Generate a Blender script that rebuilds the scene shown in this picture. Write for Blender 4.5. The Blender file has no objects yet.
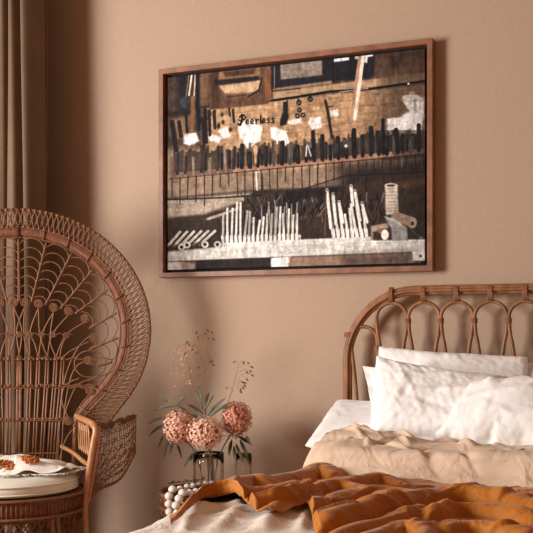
import bpy, math, random
import numpy as np
from mathutils import Vector, Matrix, noise
random.seed(7); PI = math.pi
COL = bpy.context.scene.collection

# ------------------------------------------------------------------ camera frame numbers
FL, CX, CY = 1000.0, 266.5, 336.0
CR = (.9234, .3837); CF = (-.3837, .9234); CAM = (0.0, -3.949, 1.05)
def ray(px, py):
    a = (px-CX)/FL; b = -(py-CY)/FL
    return (CF[0]+a*CR[0], CF[1]+a*CR[1], b)
def aty(px, py, y):
    d = ray(px, py); t = (y-CAM[1])/d[1]
    return Vector([CAM[i]+t*d[i] for i in range(3)])
def atz(px, py, z):
    d = ray(px, py); t = (z-CAM[2])/d[2]
    return Vector([CAM[i]+t*d[i] for i in range(3)])

# ------------------------------------------------------------------ helpers
def lin(c):
    return tuple((x/12.92 if x <= .04045 else ((x+.055)/1.055)**2.4) for x in (c[0]/255, c[1]/255, c[2]/255))
class MB:
    def __init__(s): s.v = []; s.f = []
    def add(s, vs, fs):
        o = len(s.v); s.v += [tuple(v) for v in vs]; s.f += [tuple(i+o for i in f) for f in fs]
    def box(s, lo, hi):
        x0,y0,z0 = lo; x1,y1,z1 = hi
        s.add([(x0,y0,z0),(x1,y0,z0),(x1,y1,z0),(x0,y1,z0),(x0,y0,z1),(x1,y0,z1),(x1,y1,z1),(x0,y1,z1)],
              [(0,3,2,1),(4,5,6,7),(0,1,5,4),(1,2,6,5),(2,3,7,6),(3,0,4,7)])
    def tube(s, pts, r, n=6, closed=False, taper=None):
        pts = [Vector(p) for p in pts]; m = len(pts)
        if m < 2: return
        up = None; vs = []
        for i, p in enumerate(pts):
            if closed: t = pts[(i+1) % m]-pts[i-1]
            else: t = pts[min(i+1, m-1)]-pts[max(i-1, 0)]
            if t.length < 1e-9: t = Vector((0,0,1))
            t.normalize()
            if up is None:
                up = t.orthogonal().normalized()
            else:
                up = up - t*up.dot(t)
                up = up.normalized() if up.length > 1e-6 else t.orthogonal().normalized()
            b = t.cross(up)
            rr = r if taper is None else r*(1+(taper-1)*i/(m-1))
            for k in range(n):
                a = 2*PI*k/n
                vs.append(p+up*(math.cos(a)*rr)+b*(math.sin(a)*rr))
        fs = []
        for i in range(m if closed else m-1):
            j = (i+1) % m
            for k in range(n):
                l = (k+1) % n
                fs.append((i*n+k, i*n+l, j*n+l, j*n+k))
        if not closed:
            fs.append(tuple(range(n-1, -1, -1))); fs.append(tuple((m-1)*n+k for k in range(n)))
        s.add(vs, fs)
    def ball(s, c, r, nu=10, nv=7, sc=(1,1,1)):
        vs = [(c[0], c[1], c[2]+r*sc[2])]
        for j in range(1, nv):
            p = PI*j/nv
            for k in range(nu):
                a = 2*PI*k/nu
                vs.append((c[0]+r*sc[0]*math.sin(p)*math.cos(a), c[1]+r*sc[1]*math.sin(p)*math.sin(a), c[2]+r*sc[2]*math.cos(p)))
        vs.append((c[0], c[1], c[2]-r*sc[2]))
        fs = [(0, 1+k, 1+(k+1) % nu) for k in range(nu)]
        for j in range(nv-2):
            for k in range(nu):
                a = 1+j*nu+k; b = 1+j*nu+(k+1) % nu
                fs.append((a, a+nu, b+nu, b))
        L = len(vs)-1; q = 1+(nv-2)*nu
        fs += [(L, q+(k+1) % nu, q+k) for k in range(nu)]
        s.add(vs, fs)
    def lathe(s, prof, n=32, c=(0,0), cap=False):
        vs = []; m = len(prof)
        for r, z in prof:
            for k in range(n):
                a = 2*PI*k/n; vs.append((c[0]+r*math.cos(a), c[1]+r*math.sin(a), z))
        fs = []
        for i in range(m-1):
            for k in range(n):
                l = (k+1) % n; fs.append((i*n+k, i*n+l, (i+1)*n+l, (i+1)*n+k))
        if cap: fs.append(tuple(range(n-1, -1, -1))); fs.append(tuple((m-1)*n+k for k in range(n)))
        s.add(vs, fs)
    def grid(s, P, closed=False):
        # P[i][j] points
        n = len(P); m = len(P[0]); vs = [p for row in P for p in row]
        fs = [(i*m+j, i*m+j+1, (i+1)*m+j+1, (i+1)*m+j) for i in range(n-1) for j in range(m-1)]
        s.add(vs, fs)
    def build(s, name, mat, parent=None, smooth=True):
        me = bpy.data.meshes.new(name); me.from_pydata(s.v, [], s.f); me.update()
        me.materials.append(mat)
        if smooth: me.polygons.foreach_set('use_smooth', [True]*len(me.polygons))
        o = bpy.data.objects.new(name, me); COL.objects.link(o)
        if parent: o.parent = parent
        return o
def tag(o, label=None, cat=None, group=None, kind=None):
    if label: o['label'] = label
    if cat: o['category'] = cat
    if group: o['group'] = group
    if kind: o['kind'] = kind
    return o
def empty(name, loc=(0,0,0), rz=0, **k):
    o = bpy.data.objects.new(name, None); COL.objects.link(o); o.location = loc; o.rotation_euler = (0,0,rz)
    o.empty_display_size = .1
    return tag(o, **k)
def copy_tree(o, parent=None):
    c = o.copy(); COL.objects.link(c); c.parent = parent
    for ch in list(o.children): copy_tree(ch, c)
    return c
def catmull(pts, n=8, closed=False):
    P = [Vector(p) for p in pts]; m = len(P); out = []
    for i in range(m if closed else m-1):
        if closed: a, b, c, d = P[i-1], P[i], P[(i+1) % m], P[(i+2) % m]
        else: a, b, c, d = P[max(i-1,0)], P[i], P[i+1], P[min(i+2, m-1)]
        for k in range(n):
            t = k/n
            out.append(.5*((2*b)+(c-a)*t+(2*a-5*b+4*c-d)*t*t+(3*b-a-3*c+d)*t**3))
    if not closed: out.append(P[-1])
    return out

# ------------------------------------------------------------------ materials
def mat(name, col, rough=.7, bump=0, scale=40, var=0, stretch=(1,1,1), spec=.3, sheen=0, dark=None, detail=4, bdist=.002):
    m = bpy.data.materials.new(name); m.use_nodes = True
    nt = m.node_tree; N = nt.nodes; Lk = nt.links; b = N['Principled BSDF']
    c = lin(col)
    b.inputs['Base Color'].default_value = (*c, 1); b.inputs['Roughness'].default_value = rough
    b.inputs['Specular IOR Level'].default_value = spec
    if sheen: b.inputs['Sheen Weight'].default_value = sheen; b.inputs['Sheen Roughness'].default_value = .5
    tc = N.new('ShaderNodeTexCoord'); mp = N.new('ShaderNodeMapping'); mp.inputs['Scale'].default_value = stretch
    Lk.new(tc.outputs['Object'], mp.inputs['Vector'])
    ns = N.new('ShaderNodeTexNoise'); ns.inputs['Scale'].default_value = scale; ns.inputs['Detail'].default_value = detail
    Lk.new(mp.outputs[0], ns.inputs['Vector'])
    if var or dark:
        rp = N.new('ShaderNodeValToRGB')
        d = lin(dark) if dark else tuple(x*(1-var) for x in c)
        rp.color_ramp.elements[0].position = .3; rp.color_ramp.elements[1].position = .7
        rp.color_ramp.elements[0].color = (*d, 1); rp.color_ramp.elements[1].color = (*[min(1, x*(1+var*.6)) for x in c], 1)
        Lk.new(ns.outputs['Fac'], rp.inputs[0]); Lk.new(rp.outputs[0], b.inputs['Base Color'])
    if bump:
        bp = N.new('ShaderNodeBump'); bp.inputs['Strength'].default_value = bump; bp.inputs['Distance'].default_value = bdist
        Lk.new(ns.outputs['Fac'], bp.inputs['Height']); Lk.new(bp.outputs[0], b.inputs['Normal'])
    return m
def linen(name, col, rough=.85, sc=420, var=.05, sheen=.15, bump=.25, crumple=0):
    m = mat(name, col, rough, 0, 9, var, sheen=sheen, spec=.15)
    nt = m.node_tree; N = nt.nodes; Lk = nt.links; b = N['Principled BSDF']
    tc = [n for n in N if n.type == 'TEX_COORD'][0]
    w = N.new('ShaderNodeTexNoise'); w.inputs['Scale'].default_value = sc; w.inputs['Detail'].default_value = 2
    Lk.new(tc.outputs['Object'], w.inputs['Vector'])
    bp = N.new('ShaderNodeBump'); bp.inputs['Strength'].default_value = bump; bp.inputs['Distance'].default_value = .0015
    c2 = N.new('ShaderNodeTexNoise'); c2.inputs['Scale'].default_value = 9; c2.inputs['Detail'].default_value = 3; c2.inputs['Roughness'].default_value = .45; c2.inputs['Distortion'].default_value = 1.6
    Lk.new(tc.outputs['Object'], c2.inputs['Vector'])
    b2 = N.new('ShaderNodeBump'); b2.inputs['Strength'].default_value = crumple; b2.inputs['Distance'].default_value = .03
    Lk.new(c2.outputs['Fac'], b2.inputs['Height']); Lk.new(b2.outputs[0], bp.inputs['Normal'])
    Lk.new(w.outputs['Fac'], bp.inputs['Height']); Lk.new(bp.outputs[0], b.inputs['Normal'])
    return m
M = {}
M['wall'] = mat('wall_plaster', (178,151,129), .9, .35, 55, .035, spec=.15, detail=6, bdist=.004)
M['floor'] = mat('floor_boards', (158,98,62), .5, .1, 6, .3, (1,12,1))
M['rattan'] = mat('rattan', (128,84,54), .5, .3, 60, .35, (1,1,.3), spec=.4)
M['rattan_lt'] = mat('pale_rattan', (180,126,86), .38, .2, 60, .25, spec=.5)
M['weave'] = mat('woven_cane', (126,80,56), .65, .8, 160, .5, (1,1,.18), spec=.3)
M['bamboo'] = mat('bed_rattan', (142,94,58), .45, .3, 30, .45, (1,1,.4), spec=.4)
M['bind'] = mat('cane_binding', (150,100,66), .55, .5, 200, .3, (.1,.1,2))
M['walnut'] = mat('walnut', (138,90,62), .45, .3, 14, .4, (1.2,1,1.2), spec=.4, detail=8)
M['black'] = mat('black_backing', (8,7,7), .8)
M['curtain'] = linen('curtain_velvet', (112,87,66), .8, 300, .1, .3)
M['white'] = linen('white_cotton', (238,233,228), sc=500, var=.02, crumple=.22)
M['cream'] = linen('cream_linen', (226,210,194), sc=420, var=.04, crumple=.35)
M['beige'] = linen('beige_linen', (206,178,152), sc=420, var=.06, crumple=.5)
M['throw'] = linen('mustard_throw', (174,102,26), .55, 300, .12, .15, crumple=.6)
M['seatc'] = linen('seat_cushion', (222,214,196), sc=350)
M['shawl'] = linen('white_wool', (232,224,212), sc=150, bump=.8)
M['amber'] = mat('amber_wool', (186,104,52), .9, .8, 120, .5)
M['bead'] = mat('white_wood_bead', (226,214,204), .7, .2, 60, .08)
M['string'] = mat('jute', (190,170,140), .9)
M['petal'] = mat('dusty_pink_petal', (240,186,160), .75, 0, 120, .3, sheen=.1)
M['petal2'] = mat('deeper_pink_petal', (222,152,124), .75, 0, 120, .34)
M['shade_core'] = mat('bloom_gap_shade', (164,108,84), .8, 0, 40, .3)  # shade between the florets, put into the colour of an inner ball
M['leaf'] = mat('olive_leaf', (76,70,46), .5, .2, 30, .35)
M['stem'] = mat('flower_stem', (112,98,62), .6, 0, 20, .2)
M['grass'] = mat('dried_grass', (150,108,66), .7, 0, 20, .3)
M['seed'] = mat('oat_spikelet', (124,78,48), .7, 0, 50, .35)
M['paleseed'] = mat('pale_spikelet', (206,168,128), .7, 0, 50, .2)
M['twig'] = mat('dry_twig', (80,58,38), .8)
M['frame_w'] = mat('window_white', (225,220,210), .6)
g = bpy.data.materials.new('clear_glass'); g.use_nodes = True; b = g.node_tree.nodes['Principled BSDF']
b.inputs['Base Color'].default_value = (.93,.9,.87,1); b.inputs['Roughness'].default_value = .04
b.inputs['Transmission Weight'].default_value = 1; b.inputs['IOR'].default_value = 1.25
M['glass'] = g

# ------------------------------------------------------------------ setting
m = MB(); m.box((-4.3,0,0), (3.2,.12,3.0)); tag(m.build('wall_back', M['wall'], smooth=False), kind='structure')
m = MB(); X0 = -4.3
WY0, WY1, WZ0, WZ1 = -4.6, -2.0, .8, 2.2
m.box((X0-.15,-6,0),(X0,WY0,3)); m.box((X0-.15,WY1,0),(X0,.12,3)); m.box((X0-.15,WY0,0),(X0,WY1,WZ0)); m.box((X0-.15,WY0,WZ1),(X0,WY1,3))
tag(m.build('wall_left', M['wall'], smooth=False), kind='structure')
m = MB(); m.box((X0-.15,-6,-.1),(3.2,.12,0)); tag(m.build('floor', M['floor'], smooth=False), kind='structure')
m = MB()
for (a,b_) in (((WY0,WZ0),(WY1,WZ0+.06)),((WY0,WZ1-.06),(WY1,WZ1)),((WY0,WZ0),(WY0+.06,WZ1)),((WY1-.06,WZ0),(WY1,WZ1)),((-3.33,WZ0),(-3.27,WZ1))):
    m.box((X0-.12,a[0],a[1]),(X0-.05,b_[0],b_[1]))
tag(m.build('window_1', M['frame_w'], smooth=False), kind='structure')

# ------------------------------------------------------------------ curtain
def make_curtain():
    x0, x1 = -3.40, -2.60; n = 240; zs = [.03+i*(2.95-.03)/40 for i in range(41)]
    # fold widths (irregular), read from right to left
    P = []
    for z in zs:
        row = []
        for j in range(n+1):
            t = j/n; x = x0+(x1-x0)*t
            ph = 2*PI*(t*10.3+.1 + .2*math.sin(t*9+.6)) + .25*math.sin(z*1.3+t*5)
            d = math.sin(ph); d = math.copysign(abs(d)**.75, d)
            y = -.26 + .052*d + .012*math.sin(ph*2.3+z) 
            xx = x + .012*math.cos(ph)*1.3 + .006*math.sin(z*2.1+t*12)
            row.append((xx, y, z))
        P.append(row)
    m = MB(); m.grid(P)
    o = m.build('curtain', M['curtain'])
    md = o.modifiers.new('s', 'SOLIDIFY'); md.thickness = .004
    tag(o, 'brown floor-length curtain hanging in deep vertical folds behind the rattan chair', 'curtain')
make_curtain()
m = MB(); m.tube([(-4.1,-.26,2.97),(-2.6,-.26,2.97)], .014, 10)
rod = empty('curtain_rod', (0,0,0), label='brown curtain rod fixed above the brown curtain', cat='curtain rod')
r_ = m.build('rod', M['walnut'], rod)
for x in (-2.72, -3.9): m = MB(); m.box((x,-.26,2.955),(x+.02,0,2.985)); m.build('bracket', M['walnut'], rod, False)

# ------------------------------------------------------------------ framed print
def raster():
    # artboard coordinates of the print: a fixed grid of its flat surface
    yb = -.03
    TL = aty(162.5,73,yb); TR = aty(429.5,41.5,yb); BR = aty(429.5,267.5,yb); BL = aty(162.5,274,yb)
    W, H = 520, 400
    yf = -.05; e_ = .022+.013
    x0, x1 = aty(158.5,200,yf).x+e_, aty(432.5,200,yf).x-e_
    z0, z1 = (aty(158.5,278,yf).z+aty(432.5,270.5,yf).z)/2+e_, (aty(158.5,69.5,yf).z+aty(432.5,37.5,yf).z)/2-e_
    xs = np.linspace(x0, x1, W); zs = np.linspace(z0, z1, H)
    XX, ZZ = np.meshgrid(xs, zs)
    # homography plane -> artboard units
    vx = XX-CAM[0]; vy = yb-CAM[1]; vz = ZZ-CAM[2]
    r = vx*CR[0]+vy*CR[1]; d = vx*CF[0]+vy*CF[1]
    A = CX+FL*r/d; B = CY-FL*vz/d
    rng = np.random.RandomState(3)
    def vn(sx, sy, seed=0):
        R = np.random.RandomState(seed); g = R.rand(300, 300)
        u = (A/sx) % 298; v = (B/sy) % 298
        i = u.astype(int); j = v.astype(int); fu = u-i; fv = v-j
        fu = fu*fu*(3-2*fu); fv = fv*fv*(3-2*fv)
        return g[i,j]*(1-fu)*(1-fv)+g[i+1,j]*fu*(1-fv)+g[i,j+1]*(1-fu)*fv+g[i+1,j+1]*fu*fv
    def fbm(sx, sy, seed):
        return (vn(sx,sy,seed)*.5+vn(sx/2,sy/2,seed+1)*.3+vn(sx/4,sy/4,seed+2)*.2)
    I = np.zeros((H, W, 3)); I[:] = (62,50,44)
    wob = (fbm(5,5,50)-.5)*3
    def mix(mask, c):
        nonlocal I
        I = I*(1-mask[...,None])+np.array(c, float)*mask[...,None]
    def poly(pts, c, soft=.6, a=1, rough=0):
        inside = np.zeros((H,W), bool); dist = np.full((H,W), 1e9); n = len(pts)
        PA = A+rough*wob; PB = B+rough*wob[::-1]
        for i in range(n):
            xa, ya = pts[i]; xb, yb_ = pts[(i+1) % n]
            if ya != yb_:
                cond = ((ya > PB) != (yb_ > PB)) & (PA < (xb-xa)*(PB-ya)/(yb_-ya)+xa); inside ^= cond
            dx, dy = xb-xa, yb_-ya; L = dx*dx+dy*dy+1e-9
            t = np.clip(((PA-xa)*dx+(PB-ya)*dy)/L, 0, 1)
            dist = np.minimum(dist, np.hypot(PA-xa-t*dx, PB-ya-t*dy))
        s = np.where(inside, dist, -dist)
        mix(np.clip(s/soft*.5+.5, 0, 1)*a, c)
    def line(pts, w, c, a=1, soft=.5):
        best = np.full((H,W), 1e9)
        for i in range(len(pts)-1):
            xa, ya = pts[i]; xb, yb_ = pts[i+1]; dx, dy = xb-xa, yb_-ya; L = dx*dx+dy*dy+1e-9
            t = np.clip(((A-xa)*dx+(B-ya)*dy)/L, 0, 1)
            best = np.minimum(best, np.hypot(A-xa-t*dx, B-ya-t*dy))
        mix(np.clip((w/2-best)/soft+.5, 0, 1)*a, c)
    def disc(x, y, rx, ry, c, a=1):
        q = np.hypot((A-x)/rx, (B-y)/ry); mix(np.clip((1-q)*min(rx,ry)/.6+.5, 0, 1)*a, c)
    def ring(x, y, r_, w, c): 
        q = np.abs(np.hypot(A-x, B-y)-r_); mix(np.clip((w/2-q)/.4+.5, 0, 1), c)
    def lerp(x, x0, y0, x1, y1): return y0+(x-x0)*(y1-y0)/(x1-x0)
    # brick wall
    poly([(166,112),(425,84),(425,200),(166,205)], (186,142,98))
    mix(np.clip((fbm(16,7,1)-.45)*3,0,1)*.55, (132,92,60))
    row = (B+.11*(A-166))/7.5; fr = row-np.floor(row)
    mix((fr < .13)*.28, (110,76,52))
    colx = (A+np.floor(row)*9)/17; mix(((colx-np.floor(colx)) < .06)*.22, (110,76,52))
    mix(np.clip((fbm(6,4,9)-.5)*3,0,1)*.4, (214,172,126))
    # dark vignetted corners of the workshop
    poly([(385,40),(430,35),(430,205),(395,190),(372,120)], (84,64,52), 18, .6)
    poly([(160,60),(205,60),(206,150),(160,150)], (66,54,48), 6, .85)
    # plaster patches
    wc = (222,212,200)
    for p in ([(184,134),(196,133),(199,141),(190,146),(184,143)], [(218,130),(226,126),(231,136),(222,139)],
              [(209,133),(222,138),(219,143),(209,140)], [(237,123),(252,120),(262,127),(259,143),(248,149),(240,138)],
              [(270,126),(287,131),(289,143),(279,149),(272,137)], [(311,118),(321,117),(322,127),(312,130),(308,124)],
              [(329,111),(338,109),(338,116),(331,116)], [(288,121),(301,118),(301,123),(290,125)],
              [(402,96),(413,92),(423,98),(424,117),(420,134),(388,136),(387,119),(400,117),(409,111),(404,102)]):
        poly(p, wc, 1, .95, 1)
    mix(((A>380)&(B>90)&(B<140)&(A<426))*np.clip((fbm(7,9,31)-.5)*4,0,1)*.35, (170,156,138))
    line([(415,100),(416,112)], 2.5, (130,122,112), .7, 2)
    # upper beams and dark ceiling
    poly([(160,60),(430,30),(430,62),(372,72),(160,108)], (78,58,46))
    poly([(370,48),(430,38),(430,78),(372,88)], (96,70,54), 2)
    mix(((B < 95)&(A > 365))*np.clip((fbm(18,4,5)-.45)*3,0,1)*.5, (62,48,42))
    poly([(386,45),(392,44),(396,60),(403,43),(408,42),(398,70),(392,70)], (62,48,42), 2.5, .7)
    poly([(270,92),(430,72),(430,82),(270,100)], (178,140,100), 1)
    poly([(380,74),(430,68),(430,82),(380,87)], (104,80,62), 5, .8)
    mix(((B < 102)&(B > 78)&(A > 268))*np.clip((fbm(20,3,15)-.45)*3,0,1)*.35, (126,92,64))
    line([(195,107),(240,105),(290,98),(330,91.5),(365,89.5),(425,81)], 2.6, (38,32,34))
    line([(340,92),(368,88.5)], 1, (180,170,165), .8); disc(408.5,83.7,1.1,1,(235,235,235))
    # plane and boxes upper left
    poly([(209,70),(268,64),(268,104),(209,110)], (106,74,54), 1)
    poly([(211,72),(219,71),(219,108),(211,108)], (84,58,44), 1)
    poly([(219,69),(260,65),(260,76),(219,80)], (150,108,72), 1)
    poly([(222,72),(256,68),(254,74),(226,77)], (92,62,46), 1.2)
    poly([(214,80.5),(258,76),(260,79),(256,82),(214,85)], (52,44,46), 1)
    poly([(219,86),(262,80),(260,90),(250,94),(226,95)], (196,156,112), 1)
    poly([(224,94),(256,92),(252,98),(226,99)], (116,84,60), 1.4)
    line([(262,78),(259,90),(248,97)], 2, (64,46,38))
    line([(227,97),(246,95)], 1.6, (74,54,44), .7)
    poly([(265,62),(271,61),(271,101),(265,102)], (136,84,54), .8)
    line([(272,62),(272,98)], 1.3, (52,40,36))
    poly([(273,62),(332,54),(332,82),(273,89)], (48,45,52), .8)
    poly([(280,62),(322,56),(322,75),(281,79.5)], (148,130,112), .8)
    mix(((A>281)&(A<321)&(B>58)&(B<78))*np.clip((fbm(5,4,23)-.45)*4,0,1)*.5, (112,96,84))
    poly([(273,88.5),(332,80.5),(332,83.5),(273,91.5)], (150,122,94), .8); line([(272,91),(300,88.5)],1.2,(70,54,46))
    for x_ in (274.5,): line([(x_,62),(x_,88)], 1, (160,140,118), .7)
    poly([(334,52),(376,47),(374,76),(366,79),(334,81)], (46,44,50), .8)
    line([(333,52),(333,82)], 1.4, (24,22,26))
    poly([(334,55),(349,53),(349,60),(334,62)], (222,216,210), .6); line([(341,54),(341,62)],.8,(70,66,66),.8)
    poly([(355,52),(359,51.5),(358,59),(355,59)], (200,196,190), .6)
    poly([(366,50),(374,49),(373,56),(368,57),(367,63),(364,62)], (214,208,202), .6)
    line([(362,51),(353,119)], 6, (176,130,96)); line([(363.8,51),(355,119)], 3.4, (228,196,166))
    # far left tools
    poly([(166,76),(176,75),(176,114),(166,116)], (96,74,58), 2, .8)
    mix(((A<208)&(B<116))*np.clip((fbm(4,8,44)-.5)*4,0,1)*.5, (40,36,40))
    poly([(178,74),(186,73),(188,112),(180,112)], (44,44,50), 1.5); poly([(180,98),(186,96),(187,108),(181,108)], (92,96,100), 1.5,.6)
    line([(192,73),(189,95)], 1.6, (214,194,164)); line([(195.5,73),(194,96)], 1.4, (196,168,134)); line([(189,73),(186,98)], 1, (120,100,84))
    poly([(191,96),(195,96),(194,132),(190,132)], (134,88,58), .8)
    poly([(195.5,72),(200,71.5),(200.5,130),(197,132)], (36,35,42), .6)
    poly([(200,72),(209,71),(208,106),(200,107)], (122,88,62), 1.6)
    poly([(167,112),(190,110),(190,114),(167,117)], (56,46,42), 1)
    poly([(170,120),(190,116),(188,134),(176,140),(170,134)], (160,114,76), 2, .8)
    for (xa,ya,xb,yb_,w_) in ((172,122,176,150,5),(179,122,181,136,4),(186,112,187,132,3),(205,110,206,142,4),(209,111,210,135,3),(214,112,215,128,3.4),
                             (233,110,234,122,2.6),(229,108,230,116,2),(203,120,204,150,3)):
        line([(xa,ya),(xb,yb_)], w_, (44,38,38), .95)
    for q in range(14):
        x_ = 200+rng.rand()*34; y_ = 108+rng.rand()*24; disc(x_, y_, 1.6, 2.4, (50,42,40), .8)
    # hooks / tool pieces on brick
    poly([(283,102),(288,101),(288,112),(289,117),(286,125),(280,126),(280,120),(283,112)], (44,42,46), .6)
    for (x_,y_) in ((299,102.5),(310.3,99)): disc(x_,y_,2.8,3,(52,46,44)); disc(x_,y_,1.1,1.1,(170,160,150)); line([(x_-1,y_-4),(x_,y_)],1.5,(52,46,44))
    for (x_,y_) in ((299.5,110),(297.5,116),(303,115)): disc(x_,y_,2.4,2.6,(50,44,42)); disc(x_,y_,.9,.9,(150,140,130))
    line([(325.5,101),(328,112),(332,138)], 3, (60,48,44)); line([(327,107),(333,106)], 1.4, (70,56,50))
    line([(287,98),(287,101)],1,(40,36,36))
    # dark zone behind the handles
    for x_ in np.arange(168, 424, 2.1):
        top = 146+rng.rand()*8 - (.085*(x_-168)) 
        yr = lerp(x_, 170, 173, 425, 150)
        line([(x_, top+4), (x_, yr)], 2.6, (58,48,44) if rng.rand()<.75 else (120,90,66), .75, 1)
    mix(((A>380)&(B>130)&(B<160)).astype(float)*.5, (44,40,42))
    # board below rail
    poly([(166,180),(340,166),(425,157),(425,250),(166,250)], (150,122,94), 1)
    mix(((B>160))*np.clip((fbm(14,5,61)-.42)*3,0,1)*.5*(A<345), (112,88,70))
    poly([(338,165),(430,154),(430,240),(338,240)], (64,51,46), 10)
    poly([(166,198),(255,190),(345,186),(425,170),(425,250),(166,250)], (70,55,47), 1.4)
    poly([(166,200),(252,192),(246,200),(205,214),(166,218)], (168,148,122), 1.5, .95)
    mix(((B>198)&(B<220)&(A<250))*np.clip((fbm(12,2.5,71)-.45)*4,0,1)*.45, (120,102,84))
    line([(166,199.5),(190,199),(225,197.5),(262,195)], 1.6, (44,38,36))
    line([(208,219),(240,208)], 2.6, (176,156,132)); line([(300,218),(322,214)], 3, (110,82,62), .7, 2)
    poly([(390,183),(425,178),(425,186),(390,190)], (110,74,54), 2, .6)
    line([(300,190),(345,176),(424,172)], 1.2, (40,34,34), .8)
    for x_ in np.arange(172, 424, 8.1):          # tool shanks hanging through the rail
        yr = lerp(x_, 170, 175, 425, 151); L_ = 14+rng.rand()*22
        line([(x_,yr),(x_+rng.randn()*.5,yr+L_)], 1.3, (52,44,42), .85)
        if rng.rand()<.4: line([(x_+3,yr+3),(x_+3,yr+L_*.7)], 2, (120,104,92), .5)
    line([(256,172),(257,190)], 1.4, (206,200,194)); line([(262,174),(263,196)], 1.8, (60,54,54))
    # tangle of dark bits behind the sockets
    for q in range(260):
        x_ = 240+rng.rand()*150; y_ = 190+rng.rand()*26; a_ = rng.randn()*.5
        c_ = [(34,30,32),(48,42,42),(128,118,108),(84,72,64)][rng.choice(4, p=[.45,.3,.1,.15])]
        if y_ < lerp(x_,240,192,390,180): continue
        line([(x_,y_),(x_+a_*9,y_+9)], 1.2, c_, .75)
    poly([(286,192),(340,186),(338,196),(300,199),(286,200)], (40,36,38), 2, .7)
    # rail
    for x_ in np.arange(170, 426, 8.05):
        ya = lerp(x_, 170, 173.5, 425, 148.5); yb2 = lerp(x_+8, 170, 173.5, 425, 148.5)
        c_ = (164,116,88) if x_ > 232 else (120,92,78)
        if x_ > 395: c_ = (122,84,66)
        poly([(x_,ya),(x_+7,yb2),(x_+7,yb2+5),(x_,ya+5)], c_, .6)
        line([(x_,ya+5.6),(x_+7,yb2+5.6)], 1, (52,42,38), .8)
        h_ = 11+rng.rand()*15; w_ = 3.6+rng.rand()*1.4
        cc = (44,40,43) if rng.rand() < .8 else (90,78,70)
        if x_ < 235: cc = (62,52,48) if rng.rand() < .6 else (138,114,92); w_ *= .7
        line([(x_-.6,ya+1),(x_-.6+rng.randn()*.8,ya-h_)], w_, cc)
        line([(x_-1.4,ya-3),(x_-1.4,ya-h_+2)], .8, tuple(v+34 for v in cc), .6)
        if rng.rand()<.5: line([(x_+3.5,ya),(x_+3.5,ya-h_*.7)], 2.6, (50,44,44))
    disc(255.5,150,2.2,5.5,(206,158,112)); line([(255.5,150),(255.5,163)], 2.2, (196,146,100))
    line([(307,143),(306,156)],1.3,(186,176,166)); line([(307,143),(311,156)],1.3,(186,176,166)); disc(307,143,1.6,2,(90,84,80))
    line([(313,132),(314,158)], 4.2, (42,40,44)); line([(383,120),(383,153)], 3.6, (40,37,40)); line([(396,130),(398,152)], 4.8, (42,39,42))
    line([(354,130),(355,154)], 4.6, (42,40,42)); line([(371,128),(372,152)], 5, (48,45,48)); disc(346,144,4,5,(76,70,70)); disc(335,148,3.5,5,(60,58,60)); disc(346,146,1.5,1.5,(190,186,180))
    # white socket rods, left group
    for k in range(18):
        x_ = 223+k*4.35; yb2 = 243.5-k*.12; lean = rng.randn()*1.0
        h_ = 24+8*math.sin(k*.55)+rng.rand()*8 if k < 14 else 20+rng.rand()*10
        c_ = (206,198,180) if rng.rand()<.7 else (168,158,144)
        line([(x_,yb2),(x_+lean*.3,yb2-7)], 3.4, (212,204,188)); line([(x_+1.6,yb2),(x_+1.6,yb2-7)], .9, (92,80,70), .8)
        line([(x_,yb2-7),(x_+lean+1,yb2-h_-3)], 2.1, c_); line([(x_+1.3,yb2-7),(x_+lean+2.2,yb2-h_-2)], .7, (80,70,62), .8)
    for k in range(9):
        x_ = 262+k*4.2; line([(x_,228),(x_+rng.randn()*2,200+rng.rand()*8)], 1.2, (156,148,138), .8)
    line([(299.5,236),(299,240)], 3, (206,178,166)); line([(299.3,238),(299,240)], 1.2, (90,60,50))
    # right group, leaning
    for k in range(8):
        x_ = 334+k*4.7; yb2 = 237.5; h_ = [40,36,42,30,38,44,42,38][k]; ln_ = -[6,5,5,4,4,8,7,5][k]
        line([(x_,yb2),(x_+ln_*.25,yb2-9)], 3.6, (218,210,196)); line([(x_+1.7,yb2),(x_+1.5,yb2-9)], .9, (84,72,64), .8)
        line([(x_+ln_*.25,yb2-9),(x_+ln_*.8,yb2-h_*.75)], 2.7, (206,196,178)); line([(x_+ln_*.25+1.5,yb2-9),(x_+ln_*.8+1.5,yb2-h_*.75)], .8, (70,60,54), .8)
    for (xa,ya,xb,yb_) in ((353,205,351,186),(360,220,355,191),(367,222,362,203),(331,228,327,190),(336,224,333,194),(343,222,339,202)):
        line([(xa,ya),(xb,yb_)], 3.2, (214,204,186)); line([(xa+1.7,ya),(xb+1.7,yb_)], .8, (80,70,62), .8); disc(xb,yb_,1.7,1,(120,104,90))
    line([(326,192),(325,235)], 1.6, (112,76,52)); 
    # bench
    poly([(219,243),(371,236.5),(371,241),(219,247.5)], (206,198,184), .6)
    line([(219,247.6),(371,241.2)], .8, (120,110,100), .7)
    poly([(166,251.5),(219,246.5),(372,240),(425,239.5),(425,251.5),(300,256),(166,261.5)], (196,190,174), .7)
    mix(((B>238)&(B<262))*np.clip((fbm(9,2.5,81)-.5)*4,0,1)*.3, (150,142,128))
    line([(166,251.5),(219,247.5),(300,244),(425,240)], .8, (226,220,206), .6)
    poly([(166,261.5),(300,256.5),(425,251.5),(425,272),(166,276)], (58,50,48), .7)
    poly([(166,262),(180,261.5),(195,264),(194,276),(166,276)], (190,182,168), 1); poly([(180,262),(196,261),(196,276),(184,276)], (140,116,94), 1.5,.7)
    poly([(196,262),(272,259),(272,276),(196,276)], (56,48,48), .7)
    poly([(271,258),(291,256.5),(288,270),(271,271)], (212,206,190), .8)
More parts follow.
